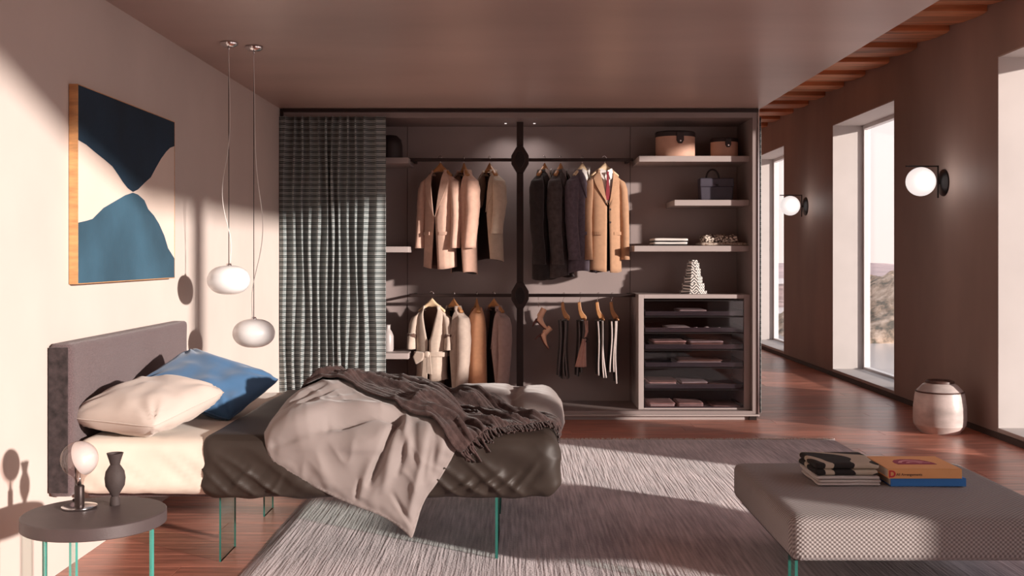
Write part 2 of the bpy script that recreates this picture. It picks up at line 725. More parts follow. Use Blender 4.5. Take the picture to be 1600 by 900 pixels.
def terrain(name, x0, x1, y0, y1, nx, ny, h, m):
    def fn(u, v):
        X, Y = x0 + (x1 - x0) * u, y0 + (y1 - y0) * v
        return (X, Y, ZL - 2 + h(X, Y, u, v))
    o = gridsurf(name, fn, nx, ny, m, smooth=False)
    return struct(o)


def edge(u, a=.12):
    return max(0, min(1, u / a)) * max(0, min(1, (1 - u) / a))


# near rocky headland, climbing away from the lake to the east
def h1(X, Y, u, v):
    rise = max(0, min(1, (X - 258) / 42))
    f = max(0, min(1, v / .3))
    return (2 + (12 + 34 * rise ** .8) * f ** .5 + 13 * fbm(X, Y, .022, 6) * f) * edge(u, .05) * (1 if v < .9 else (1 - v) / .1)


terrain('headland', 205, 470, 765, 930, 170, 110, h1, M['rock'])


def h2(X, Y, u, v):
    f = max(0, min(1, v / .4))
    return (2 + 16 * f + 12 * fbm(X, Y, .006) * f) * edge(u, .15) * (1 if v < .8 else (1 - v) / .2)


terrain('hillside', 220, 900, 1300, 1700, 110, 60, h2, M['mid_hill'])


def h3(X, Y, u, v):
    f = max(0, min(1, v / .5))
    return (2 + 26 * f + 20 * fbm(X, Y, .0025) * f) * edge(u, .1) * (1 if v < .8 else (1 - v) / .2)


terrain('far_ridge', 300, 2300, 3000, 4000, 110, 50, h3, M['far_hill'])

# ================================================================== WARDROBE
WY, WB = 8.82, 9.45
wx0, wx1 = -1.98, 2.03
wd = thing('wardrobe', 'wide open walk-in wardrobe in brown-grey panels filling the back wall', 'wardrobe', (0, WY, 0))
box('side_panel', wx0 + .002, wx0 + .03, WY - .01, WB, 0, ZS - .004, M['bronze'], wd, .002)
box('side_panel', 1.965, 2.01, WY, WB, .05, ZS - .004, M['lacquer'], wd, .002)
box('edge_trim', 2.01, 2.022, WY - .012, WB, .02, ZS - .004, M['chrome'], wd)
box('top_panel', wx0 + .03, 1.965, WY, WB, ZS - .075, ZS - .004, M['lacquer'], wd, .002)
box('top_track', wx0 + .03, 2.01, WY - .03, WY + .0, ZS - .03, ZS - .004, M['bronze'], wd)
box('base_panel', wx0 + .03, 1.965, WY, WB, .045, .075, M['lacquer'], wd, .002)
box('plinth', wx0 + .03, 1.98, WY + .02, WB, .0, .044, M['shelf'], wd)
box('bottom_track', wx0 + .03, 2.02, WY - .03, WY + .0, .035, .05, M['shelf'], wd, .003)
box('plinth_foot', 1.94, 2.0, WY - .005, WY + .02, .0, .034, M['bronze'], wd)
seams = [wx0 + .03, -.98, .02, 1.01, 1.965]
for a_, b_ in zip(seams[:-1], seams[1:]):
    for za, zb in ((.075, ZS - .075),):
        box('back_panel', a_ + .002, b_ - .002, WB - .02, WB, za, zb, M['panel'], wd, .0015)
box('backing', wx0, 2.022, WB, WB + .02, 0, ZS - .004, M['groove'], wd)
# centre post, rails, joints
PY = 9.12
prism('post', [(-.004, .075), (.054, .075), (.054, ZS - .075), (-.004, ZS - .075)], 'y', PY - .02, PY + .02, M['bronze'], wd, .003)
PX = .025


def joint(z):
    w, h = .075, .115
    poly = [(PX - .028, z - h), (PX + .028, z - h), (PX + w, z - .035), (PX + w, z + .035), (PX + .028, z + h),
            (PX - .028, z + h), (PX - w, z + .035), (PX - w, z - .035)]
    j = prism('joint', poly, 'y', PY - .035, PY + .035, M['bronze'], wd, .006)
    poly2 = [(PX + (a - PX) * .55, z + (b - z) * .6) for a, b in poly]
    prism('joint_cap', poly2, 'y', PY - .043, PY - .034, M['dark_metal'], j, .004)


ZR1, ZR2 = 2.20, 1.03
joint(ZR1)
joint(ZR2)
for (a_, b_, z) in ((-.93, PX - .07, ZR1), (PX + .07, 1.0, ZR1), (-.93, PX - .07, ZR2), (PX + .07, 1.02, ZR2)):
    box('hanging_rail', a_, b_, PY - .012, PY + .012, z - .014, z + .014, M['bronze'], wd, .004)
    # rear stay holding the free end of the rail
    xe = a_ + .03 if a_ < 0 else b_ - .03
    box('rail_bracket', xe - .01, xe + .01, PY, WB - .02, z - .01, z + .01, M['bronze'], wd)

for (a_, b_, ya, z) in ((wx0 + .03, -.92, 8.95, 2.205), (wx0 + .03, -.92, 8.95, 1.45), (wx0 + .03, -.92, 8.95, .545),
                        (1.03, 1.965, 8.93, 2.217), (1.33, 1.965, 8.93, 1.845), (1.03, 1.965, 8.93, 1.457)):
    ln = .05
    if z > 1.4 and z < 1.5 and a_ > 0:
        a_ = .99
    box('shelf', a_, b_, ya, WB - .02, z - ln, z, M['shelf'], wd, .004)

# two small recessed lamps in the top panel washing the back panels beside the post
for X_ in (-.10, .15):
    q = lathe('recessed_lamp', [(0, 0), (.008, 0), (.010, -.003), (.010, .003)], M['glow'], (X_, 9.19, ZS - .077), wd, 20)
    sd = bpy.data.lights.new('recessed_light', 'SPOT')
    sd.energy = 3.8
    sd.color = (1, .9, .86)
    sd.spot_size = radians(125)
    sd.spot_blend = 1
    sd.shadow_soft_size = .03
    so = bpy.data.objects.new('recessed_light', sd)
    COL.objects.link(so)
    so.parent = wd
    so.location = (X_, 9.19 - WY, ZS - .09)
    so.rotation_euler = (radians(14), 0, 0)

# ------------------------------------------------------------------ curtains
M['curtain'] = stripe_mat('curtain', (.38, .42, .42), (.022, .038, .04), .0153)
ridges = [446, 461, 474, 486.5, 500, 512, 521.5, 532, 544, 557.5, 571, 590]


def cx(px):
    return (px - 808) / 187.0


rx = [cx(437.5)] + [cx(r) for r in ridges] + [cx(604)]


def curtain_fn(u, v):
    z = .06 + (2.53 - .06) * v
    s = u * (len(rx) - 1)
    i = min(int(s), len(rx) - 2)
    f = s - i
    x = rx[i] + (rx[i + 1] - rx[i]) * f
    amp = .062 * (1 if 0 < i < len(rx) - 2 else .6)
    ph = 2 * pi * f
    if i == 0:
        yy = 8.80 - .02 * sin(pi / 2 * f)
    elif i == len(rx) - 2:
        yy = 8.78 + .012 * sin(pi * f)
    else:
        yy = 8.765 + amp * ((1 - cos(ph)) / 2) ** .8
    dx = .010 * sin(z * 2.1 + i * 1.9) * (1 - .35 * v) + .006 * sin(z * 5 + i)
    if i == 0:
        dx *= f
    if i == len(rx) - 2:
        dx *= (1 - f)
    return (x + dx - (.013 * sin(ph) if 0 < i < len(rx) - 2 else 0), yy - .012, z)


ct = gridsurf('curtain', curtain_fn, 13 * 14, 50, M['curtain'], thick=.003)
tag(ct, 'grey and teal striped pleated curtain drawn over the left end of the wardrobe', 'curtain')


def curtain2(u, v):
    z = .06 + 2.47 * v
    return (2.030 + .007 * sin(u * 40), 8.80 + .62 * u, z)


ct2 = gridsurf('curtain', curtain2, 90, 30, M['curtain'], thick=.003)
tag(ct2, 'narrow striped curtain edge hanging at the right end of the wardrobe', 'curtain')

# ------------------------------------------------------------------ drawer cabinet
cb = thing('drawer_cabinet', 'grey drawer cabinet with six smoked glass fronts standing inside the wardrobe', 'cabinet', (1.49, 8.9, .076))
CX0, CX1, CY, CZ = 1.022, 1.963, 8.90, 1.046
boxes('body', [(CX0, CX0 + .045, CY, 9.42, .076, CZ), (CX1 - .05, CX1, CY, 9.42, .076, CZ),
               (CX0 + .045, CX1 - .05, CY, 9.42, CZ - .035, CZ), (CX0 + .045, CX1 - .05, CY, 9.42, .076, .09)], M['shelf'], cb, .003)
box('backing', CX0 + .045, CX1 - .05, 9.40, 9.42, .09, CZ - .035, M['groove'], cb)
DX0, DX1 = CX0 + .052, CX1 - .056
M['drawer_dark'] = mat('drawer_dark', (.045, .038, .042), .6, .05, 6)
dz = [1.37 - (yy - 400) / 185.4 for yy in (468.5, 494, 519.5, 546, 574, 608, 643)]
DR = []
for i in range(6):
    zt, zb = dz[i] - .002, dz[i + 1] + .003
    box('drawer_tray', DX0, DX1, CY + .012, 9.36, zb, zb + .012, M['drawer_dark'], cb)
    fr = box('drawer_front', DX0, DX1, CY + .002, CY + .009, zb, zt, M['smoked'], cb)
    box('front_rail', DX0, DX1, CY - .002, CY + .002, zt - .008, zt, M['dark_metal'], fr)
    box('grip_band', DX0, DX1, CY + .010, CY + .014, zb, zb + .038, mat('grip', (.07, .062, .07), .35, .05, 5), fr)
    box('drawer_side', DX0, DX0 + .008, CY + .01, 9.36, zb, zb + .05, M['drawer_dark'], cb)
    box('drawer_side', DX1 - .008, DX1, CY + .01, 9.36, zb, zb + .05, M['drawer_dark'], cb)
    DR.append(zb + .0125)

# folded clothes
def folded(name, label, cat, x0, x1, y0, y1, z, layers, group=None, seed=0, m2=None):
    """stack of folded cloth; layers = [(height, material)]"""
    r = random.Random(seed)
    t = thing(name, label, cat, ((x0 + x1) / 2, (y0 + y1) / 2, z), group)
    zz = z
    for h, mm in layers:
        a, b = r.uniform(-.006, .006), r.uniform(-.006, .006)
        sd = r.random() * 9
        rr = min(h * .48, .02)

        def dp(p, n, sd=sd):
            k_ = .004 * noise.noise(Vector((p.x * 9 + sd, p.y * 9, p.z * 30)))
            return n * k_ if n.z >= 0 and p.z > z + .003 else Vector((0, 0, 0))
        rounded_block('folded_layer', x0 + a, x1 + b, y0 + abs(a), y1, zz, zz + h, rr, mm, t, (14, 10, 4), dp)
        zz += h
    return t


M['cloth_pink'] = mat('cloth_pink', (.70, .48, .42), .9, .12, 20)
M['cloth_grey'] = mat('cloth_grey', (.55, .48, .46), .9, .12, 20)
M['cloth_light'] = mat('cloth_light', (.84, .78, .74), .9, .08, 20)
M['cloth_brown'] = mat('cloth_brown', (.22, .13, .10), .9, .12, 20)
P_, G_, L__, B_ = M['cloth_pink'], M['cloth_grey'], M['cloth_light'], M['cloth_brown']


def dx(px, s=184.0):
    return (px - 808) / s


FY = 8.925
fold_list = [
    (0, 1060, 1103, [(.018, L__), (.02, G_)], 'pale folded shirts alone in the top glass drawer'),
    (1, 1041, 1078, [(.012, G_), (.016, L__)], 'small pale folded cloth at the left of the second drawer'),
    (2, 1019, 1071, [(.014, P_), (.012, G_), (.014, B_), (.014, P_)], 'pinkish folded sweaters at the left of the third drawer'),
    (2, 1076, 1128, [(.012, G_), (.014, P_), (.012, B_), (.014, G_)], 'brown-grey folded sweaters at the right of the third drawer'),
    (3, 1056, 1127, [(.016, L__), (.016, G_), (.012, B_)], 'wide folded blanket in the fourth drawer'),
    (4, 1013, 1056, [(.014, P_), (.014, G_), (.014, P_), (.012, B_)], 'folded garments at the left of the fifth drawer'),
    (4, 1063, 1104, [(.015, L__), (.014, B_), (.014, G_)], 'folded garments with a pale bottom layer amid the fifth drawer'),
    (4, 1107, 1150, [(.014, L__), (.012, B_)], 'low pale folded cloth at the right of the fifth drawer'),
    (5, 1013, 1054, [(.013, L__), (.013, P_), (.013, L__), (.013, P_)], 'striped stack of folded knits at the left of the bottom drawer'),
    (5, 1058, 1099, [(.013, G_), (.013, P_), (.013, G_), (.013, P_)], 'folded knits in the middle of the bottom drawer'),
    (5, 1114, 1155, [(.013, G_), (.012, P_)], 'low folded cloth at the right of the bottom drawer'),
]
for i, (d, a_, b_, ly, lb) in enumerate(fold_list):
    folded('folded_clothes', lb, 'clothes', dx(a_), dx(b_), FY, 9.25, DR[d], ly, 'folded clothes in the glass drawers', i)
for (px_, lb, r_) in ((1088, 'tiny dish left of centre in the second drawer', .016), (1104, 'round pale trinket box in the second drawer', .024),
                      (1124, 'small shiny cup at the right of the second drawer', .014)):
    tag(lathe('trinket_dish', [(0, 0), (r_ * .8, 0), (r_, .012), (r_ * .9, .024), (r_ * .5, .03), (0, .03)],
              M['chrome'] if px_ != 1104 else L__, (dx(px_), 8.98, DR[1]), seg=20), lb, 'dish', 'trinkets in the second drawer')

# ------------------------------------------------------------------ shelf objects, right bay
ZT, ZM, ZLo = 2.2175, 1.8455, 1.4575
M['box_tan'] = mat('box_tan', (.62, .36, .26), .6, .08, 8, bump=.05, bscale=80)
M['box_lid'] = mat('box_lid', (.030, .018, .018), .55, .1, 10)


def hatbox(label, pxc, wpx, hpx, Y=9.12):
    s = F / Y
    X, r, h = (pxc - 808) / s, wpx / 2 / s, hpx / s
    t = thing('hat_box', label, 'box', (X, Y, ZT), 'hat boxes on the top shelf')
    lathe('body', [(0, 0), (r * .97, 0), (r * .985, .01), (r * .985, h * .90), (0, h * .9)], M['box_tan'], (X, Y, ZT + .0005), t, 56, sy=.85)
    lathe('lid', [(0, h), (r * .96, h), (r * 1.01, h - .01), (r * 1.01, h * .80), (r * .99, h * .795), (r * .99, h * .88), (0, h * .88)],
          M['box_lid'], (X, Y, ZT), t, 56, sy=.85)
    a = .12
    w = .022 * (h / .2 + .3)
    px, py = X + r * sin(a) * 1.02, Y - r * .85 * 1.02
    st = prism('strap', [(px - w, ZT + h * .93), (px + w, ZT + h * .93), (px + w, ZT + h * .62), (px + w * .5, ZT + h * .5), (px - w * .5, ZT + h * .5), (px - w, ZT + h * .62)],
               'y', py - .008, py + .012, M['box_lid'], t, .003)
    lathe('stud', [(0, -.004), (.007, -.003), (.008, .003), (0, .003)], M['chrome'], (px, py - .009, ZT + h * .6), st, 14, axis='y')
    return t


hatbox('large round tan hat box with a dark lid on the top shelf', 1055, 62, 40)
hatbox('small round tan hat box with a dark lid on the top shelf', 1131.5, 43, 30)

# handbag
M['bag'] = mat('bag', (.05, .042, .062), .5, .1, 12, bump=.08, bscale=120)
bx, by_ = (1119 - 808) / 182.0, 9.1
t = thing('handbag', 'dark plum structured handbag with a round top handle on the middle shelf', 'bag', (bx, by_, ZM))
prism('body', [(bx - .138, ZM + .001), (bx + .138, ZM + .001), (bx + .145, ZM + .14), (bx + .14, ZM + .185), (bx - .14, ZM + .185), (bx - .145, ZM + .14)],
      'y', by_ - .06, by_ + .06, M['bag'], t, .012, seg=3)
fl = prism('flap', [(bx - .147, ZM + .115), (bx + .147, ZM + .115), (bx + .146, ZM + .192), (bx - .146, ZM + .192)],
           'y', by_ - .072, by_ + .05, M['bag'], t, .01, seg=3)
box('clasp', bx - .012, bx + .012, by_ - .078, by_ - .07, ZM + .12, ZM + .14, M['dark_metal'], fl, .003)
tube('handle', [(bx - .025 + .055 * cos(pi * (1 - k / 16)), by_, ZM + .185 + .085 * sin(pi * k / 16)) for k in range(17)], .008, M['box_lid'], t)

# white towels and knitted scarf on the lower shelf
WT = mat('towel_white', (.80, .76, .72), .9, .03, 12, bump=.1, bscale=150)
BK = mat('towel_black', (.035, .03, .03), .9, .05, 12)
folded('folded_towels', 'neatly folded white towels with dark edging on the lower right shelf', 'towels',
       dx(1020, 183), dx(1075, 183), 9.0, 9.3, ZLo, [(.012, BK), (.022, WT), (.006, BK), (.024, WT)], None, 31)
t = thing('knitted_scarf', 'rumpled cream and black patterned knit heaped on folded cloth on the lower shelf', 'scarf', (1.75, 9.1, ZLo))
xa, xb = dx(1094, 183), dx(1169, 183)
rounded_block('folded_layer', xa, xb, 9.0, 9.28, ZLo + .0005, ZLo + .028, .012, mat('knit_base', (.66, .58, .50), .9, .3, 60, col2=(.2, .12, .08)), t, (20, 12, 4))
m, tt, p, L = base_mat('knit_pattern')
v = tt.nodes.new('ShaderNodeTexVoronoi')
v.inputs['Scale'].default_value = 55
tcn = tt.nodes.new('ShaderNodeTexCoord')
L.new(tcn.outputs['Object'], v.inputs[0])
cr = tt.nodes.new('ShaderNodeValToRGB')
cr.color_ramp.elements[0].position = .42
cr.color_ramp.elements[0].color = (.78, .70, .60, 1)
cr.color_ramp.elements[1].position = .62
cr.color_ramp.elements[1].color = (.08, .05, .04, 1)
L.new(v.outputs['Distance'], cr.inputs[0])
L.new(cr.outputs[0], p.inputs[0])
p.inputs['Roughness'].default_value = .9
rounded_block('rumpled_top', xa + .03, xb - .08, 9.02, 9.25, ZLo + .022, ZLo + .088, .03, m, t, (30, 20, 8),
              lambda q, n: Vector((.008 * noise.noise(q * 30), 0, .022 * noise.noise(q * 22))) if q.z > ZLo + .03 else Vector())

# stepped sculpture
m, tt, p, L = base_mat('zigzag')
tcn = tt.nodes.new('ShaderNodeTexCoord')
s = tt.nodes.new('ShaderNodeSeparateXYZ')
L.new(tcn.outputs['Object'], s.inputs[0])


def mth(op, a, b=None, c=None):
    n_ = tt.nodes.new('ShaderNodeMath')
    n_.operation = op
    for i_, q_ in enumerate((a, b, c)):
        if q_ is None:
            continue
        if isinstance(q_, (int, float)):
            n_.inputs[i_].default_value = q_
        else:
            L.new(q_, n_.inputs[i_])
    return n_.outputs[0]


zig = mth('PINGPONG', mth('ADD', s.outputs['X'], s.outputs['Y']), .035)
q = mth('ADD', s.outputs['Z'], mth('MULTIPLY', zig, 1.0))
st_ = mth('GREATER_THAN', mth('SINE', mth('MULTIPLY', q, 2 * pi / .026)), -.1)
mx = tt.nodes.new('ShaderNodeMix')
mx.data_type = 'RGBA'
mx.inputs['A'].default_value = (.05, .045, .045, 1)
mx.inputs['B'].default_value = (.82, .78, .74, 1)
L.new(st_, mx.inputs['Factor'])
L.new(mx.outputs['Result'], p.inputs[0])
p.inputs['Roughness'].default_value = .45
sxx, syy = dx(1085.5, 183), 9.1
t = thing('stepped_sculpture', 'stepped ceramic tower in black and white zigzag stripes on the drawer cabinet', 'sculpture', (sxx, syy, CZ))
zz = CZ + .0005
for (w_, h_) in ((.122, .026), (.10, .062), (.082, .062), (.066, .064), (.055, .05), (.04, .025)):
    poly = [(sxx + w_ * cos(pi / 8 + k * pi / 4), syy + w_ * sin(pi / 8 + k * pi / 4) * .9) for k in range(8)]
    prism('tier', poly, 'z', zz, zz + h_, m, t, .003)
    zz += h_

# left bay shelf objects
t = thing('hat', 'black bowler hat on the top left shelf beside the curtain', 'hat', (-1.1, 9.15, 2.2055))
X, Y, Z = -1.10, 9.15, 2.2055
lathe('crown', [(0, .215), (.06, .205), (.095, .17), (.105, .12), (.108, .02), (.108, .0)], M['box_lid'], (X, Y, Z), t, 40)
lathe('brim', [(.1, 0.0), (.125, .0), (.128, .006), (.1, .008)], M['box_lid'], (X, Y, Z), t, 40)
tag(lathe('vase', [(0, 0), (.045, 0), (.05, .02), (.05, .13), (.035, .17), (.022, .19), (.022, .225), (.026, .23), (0, .23)],
          mat('vase_grey', (.40, .36, .35), .4, .05, 9), (-1.12, 9.15, .5455), seg=32), 'grey bottle vase on the lowest left shelf beside the curtain', 'vase')

# ================================================================== CLOTHES
def hanger(label, x, z, yaw, wood, y=PY, tilt=0):
    t = thing('coat_hanger', label, 'hanger', (0, 0, 0), 'wooden hangers on the wardrobe rails')
    pts = [(.0, 0, -.075), (0, 0, -.03), (.004, 0, -.018)]
    for k in range(9):
        a = -pi / 3 + (pi + pi / 3) * k / 8
        pts.append((.018 * cos(a) - .004 + .0, 0, .018 * sin(a) + .0))
    tube('hook', pts, .0025, M['chrome'], t, 6)
    path = []
    for k in range(-10, 11):
        u = k / 10
        path.append((.12 * u, 0, -.078 - .075 * abs(u) ** 1.25))
    vs, fs = [], []
    for i, q in enumerate(path):
        u = abs(i - 10) / 10
        hh = .021 - .009 * u + .020 * max(0, 1 - u * 3)
        dd = .009 + .012 * u
        for k in range(8):
            w_ = 2 * pi * k / 8
            vs.append((q[0], q[1] + dd * cos(w_), q[2] + hh * sin(w_)))
    for i in range(20):
        for k in range(8):
            k2 = (k + 1) % 8
            fs.append((i * 8 + k, i * 8 + k2, (i + 1) * 8 + k2, (i + 1) * 8 + k))
    fs += [tuple(range(8)), tuple(range(160, 168))]
    fix_normals(mesh('hanger_body', vs, fs, wood, t, smooth=True))
    t.location = (x, y, z)
    t.rotation_euler = (0, 0, radians(yaw))
    return t


def coat(name, label, cat, x, z, yaw, ln, mo, mi, S=.20, sl=.58, shirt=None, group=None, vz=.36, gap=.012, belt=None, op=0.0,
         y=PY, sleeve=True, seed=0, buttons=2, flare=1.0, narrow=1.0, collar=True, tie=None, pockets=True, lap=True):
    t = thing(name, label, cat, (0, 0, 0), group)
    zt = -.118
    rows_ = [(0, .062, .042), (.012, .085, .046), (.035, S * .72, .052), (.06, S * .93, .06), (.095, S, .068), (.18, S * .985, .078),
             (.30, S * .95 * narrow, .082), (.42, S * .95 * narrow, .084), (.56, S * .98 * narrow * flare, .086), (.70, S * 1.0 * narrow * flare, .088),
             (ln * .92 - .02, S * 1.03 * narrow * flare, .09), (ln - .095, S * 1.04 * narrow * flare, .09)]
    rows_ = [r for r in rows_ if r[0] < ln - .14] + rows_[-1:] if ln < .8 else rows_
    rows_.sort()

    def at(d):
        for (d0, h0, e0), (d1, h1, e1) in zip(rows_[:-1], rows_[1:]):
            if d <= d1:
                f = (d - d0) / (d1 - d0 + 1e-9)
                return h0 + (h1 - h0) * f, e0 + (e1 - e0) * f
        return rows_[-1][1:]

    def gapf(d):
        if d < vz:
            return .008 + (.058 + op * .5) * (1 - d / vz) ** .9 + op * (d / vz)
        return .004 + op + gap * (d - vz) / max(.05, ln - vz)  # op: wide opening whose dark lining stands in for the front's shade

    dmax = ln - .095
    nr = 34
    nv = 44
    vs, fs = [], []
    for j in range(nr + 1):
        d = dmax * (j / nr) ** 1.25
        h, e_ = at(d)
        g = min(gapf(d), h * .95)
        de = math.asin(g / h)
        for i in range(nv + 1):
            a = -pi / 2 + de + (2 * pi - 2 * de) * i / nv
            cw_, sw = cos(a), sin(a)
            px = h * (abs(cw_) ** .85) * (1 if cw_ > 0 else -1)
            py = e_ * (abs(sw) ** .8) * (1 if sw > 0 else -1)
            fold = .012 * min(1, d / .3) * sin(a * 5 + seed + d * 2) + .01 * noise.noise(Vector((px * 9, py * 9 + seed, d * 5))) * min(1, d / .2)
            lead = -.012 if i < nv * .1 else 0
            vs.append((px * (1 + fold * .4), py * (1 + fold * 1.6) + lead * min(1, d / .1), zt - d + (.012 * sin(a * 2 + seed) if j == nr else 0)))
    for j in range(nr):
        for i in range(nv):
            a, b = j * (nv + 1) + i, j * (nv + 1) + i + 1
            fs.append((a, b, b + nv + 1, a + nv + 1))
    fs = [f[::-1] for f in fs]
    bd = mesh('body', vs, fs, [mo, mi], t, smooth=True)
    md = bd.modifiers.new('thickness', 'SOLIDIFY')
    md.thickness = .007
    md.offset = -1
    md.material_offset = 1
    md.material_offset_rim = 0

    def fy(xx, d, out=.008):
        h, e_ = at(d)
        q = min(.999, abs(xx) / h) ** (1 / .85)
        return -e_ * (sqrt(1 - q * q) ** .8) - out
    if sleeve:
        for sg in (-1, 1):
            pts, rr = [], []
            P0 = [(S * .80, 0, zt - .052), (S * .97, 0, zt - .085), (S * 1.08, -.004, zt - .15), (S * 1.15, -.008, zt - .27),
                  (S * 1.19, -.016, zt - sl * .6), (S * 1.18, -.034, zt - sl * .85), (S * 1.17, -.045, zt - sl)]
            R0 = [(.03, .035), (.042, .055), (.046, .066), (.046, .066), (.042, .06), (.040, .056), (.040, .058)]
            n8 = 20
            vs, fs = [], []
            NN = 22
            for i in range(NN + 1):
                f = i / NN * (len(P0) - 1)
                k = min(int(f), len(P0) - 2)
                f -= k
                f2 = f
                c_ = Vector(P0[k]).lerp(Vector(P0[k + 1]), f2)
                ra = R0[k][0] + (R0[k + 1][0] - R0[k][0]) * f2
                rb = R0[k][1] + (R0[k + 1][1] - R0[k][1]) * f2
                for w_ in range(n8):
                    a = 2 * pi * w_ / n8
                    wr_ = 1 + .09 * noise.noise(Vector((cos(a) * 1.5, sin(a) * 1.5 + seed, c_.z * 14)))
                    tz = .04 * cos(a) * (1 - min(1, i / 4))
                    vs.append((sg * (c_.x + ra * cos(a) * wr_), c_.y + rb * sin(a) * wr_, c_.z - tz * .6))
            for i in range(NN):
                for w_ in range(n8):
                    w2 = (w_ + 1) % n8
                    fs.append((i * n8 + w_, i * n8 + w2, (i + 1) * n8 + w2, (i + 1) * n8 + w_))
            fs.append(tuple(range(n8)))
            so = fix_normals(mesh('sleeve', vs, fs, [mo, mi], t, smooth=True))
            md = so.modifiers.new('thickness', 'SOLIDIFY')
            md.thickness = .006
            md.material_offset = 1
    if collar:
        vs, fs = [], []
        NN = 20
        for i in range(NN + 1):
            a = -pi * .22 + pi * 1.44 * i / NN
            cx_, cy_ = .064 * cos(a), .046 * sin(a)
            for (o_, zz_) in ((.002, .012), (.014, .014), (.026, -.03), (.018, -.034)):
                vs.append((cx_ * (1 + o_ / .06), cy_ * (1 + o_ / .05), zt + zz_))
        for i in range(NN):
            for k in range(4):
                k2 = (k + 1) % 4
                fs.append((i * 4 + k, i * 4 + k2, (i + 1) * 4 + k2, (i + 1) * 4 + k))
        fs += [(0, 1, 2, 3), tuple(range(NN * 4, NN * 4 + 4))]
        fix_normals(mesh('collar', vs, fs, mo, t, smooth=True))
    if lap:
        for sg in (-1, 1):
            vs, fs = [], []
            NN = 14
            for i in range(NN + 1):
                d = vz * .98 * i / NN
                xi = gapf(d) - .004
                wd_ = .012 + .055 * sin(pi * min(1, (1 - i / NN) * .62)) if i > 3 else .03 + .012 * i
                xo = xi + wd_ * (1 - (i / NN) ** 4)
                for (xx, o_) in ((xi, .004), (xi, .014), (xo, .015), (xo, .003)):
                    h_, e_ = at(d)
                    xx = min(xx, h_ * .93)
                    vs.append((sg * xx, fy(xx, d, o_), zt - d))
            for i in range(NN):
                for k in range(4):
                    k2 = (k + 1) % 4
                    fs.append((i * 4 + k, i * 4 + k2, (i + 1) * 4 + k2, (i + 1) * 4 + k))
            fs += [(0, 1, 2, 3), tuple(range(NN * 4, NN * 4 + 4))]
            fix_normals(mesh('lapel', vs, fs, mo, t))
    if pockets and op == 0:
        for sg in (-1, 1):
            d0 = min(.52, dmax * .72)
            vs, fs = [], []
            for i in range(7):
                xx = .05 + .10 * i / 6
                for (dd, o_) in ((d0, .004), (d0, .012), (d0 + .028, .013), (d0 + .028, .004)):
                    vs.append((sg * xx * narrow, fy(xx * narrow, dd, o_ + .006), zt - dd))
            for i in range(6):
                for k in range(4):
                    k2 = (k + 1) % 4
                    fs.append((i * 4 + k, i * 4 + k2, (i + 1) * 4 + k2, (i + 1) * 4 + k))
            fs += [(0, 1, 2, 3), (24, 25, 26, 27)]
            fix_normals(mesh('pocket_flap', vs, fs, mo, t))
    for i in range(buttons):
        d = vz + .03 + .11 * i
        if d < dmax - .05:
            lathe('button', [(0, -.003), (.009, -.002), (.009, .002), (0, .003)], mi, (.016, fy(.016, d, .012), zt - d), t, 12, axis='y')
    if shirt:
        def sh(u, v_):
            d = .004 + (vz - .03) * v_
            xx = (u * 2 - 1) * (gapf(d) + .012)
            return (xx, fy(xx, d, -.014) + .006 * cos(u * 6), zt - d)
        gridsurf('shirt_front', sh, 8, 10, shirt, t, thick=.003)
        for sg in (-1, 1):
            vs = [(sg * .004, -.052, zt + .005), (sg * .05, -.035, zt + .028), (sg * .062, -.04, zt - .035), (sg * .028, -.066, zt - .075)]
            o = mesh('shirt_collar', vs, [(0, 1, 2, 3)], shirt, t)
            md = o.modifiers.new('thickness', 'SOLIDIFY')
            md.thickness = .006
    if tie:
        prism('tie', [(-.012, zt - .005), (.012, zt - .005), (.008, zt - .03), (.022, zt - vz + .05), (-.022, zt - vz + .05), (-.008, zt - .03)],
              'y', -.082, -.074, tie, t, .002)
    if belt:
        d = .40
        h_, e_ = at(d)
        vs, fs = [], []
        NN = 40
        for i in range(NN):
            a = 2 * pi * i / NN
            for (o_, zz_) in ((.010, .02), (.018, .018), (.018, -.018), (.010, -.02)):
                c_, s_ = cos(a), sin(a)
                vs.append(((h_ + o_) * (abs(c_) ** .85) * (1 if c_ > 0 else -1), (e_ + o_) * (abs(s_) ** .8) * (1 if s_ > 0 else -1) - .004, zt - d + zz_))
        for i in range(NN):
            for k in range(4):
                k2, i2 = (k + 1) % 4, (i + 1) % NN
                fs.append((i * 4 + k, i * 4 + k2, i2 * 4 + k2, i2 * 4 + k))
        bl_ = fix_normals(mesh('belt', vs, fs, mo, t, smooth=False))
        yb_ = fy(0, d, .03)
        # knot, bow and hanging ends
        rounded_block('belt_knot', -.028, .022, yb_ - .022, yb_ + .02, zt - d - .025, zt - d + .028, .016, mo, bl_, (6, 4, 6))
        for (x0_, x1_, w0, w1, l0) in ((-.012, -.03, .02, .028, .36), (.012, .02, .02, .026, .17)):
            prism('belt_end', [(x0_ - w0, zt - d), (x0_ + w0, zt - d), (x1_ + w1, zt - d - l0), (x1_ - w1, zt - d - l0 + .012)],
                  'y', yb_ - .012, yb_ - .003, mo, bl_, .003)
        prism('belt_bow', [(-.02, zt - d - .015), (-.02, zt - d + .02), (-.10, zt - d + .028), (-.125, zt - d - .02), (-.10, zt - d - .085), (-.04, zt - d - .05)],
              'y', yb_ - .03, yb_ + .01, mo, bl_, .012, seg=3)
    t.location = (x, y, z)
    t.rotation_euler = (0, 0, radians(yaw))
    return t


def fab(name, c, var=.06, rough=.85):
    return mat(name, c, rough, var, 30, bump=.12, bscale=220, sheen=.25, spec=.2)


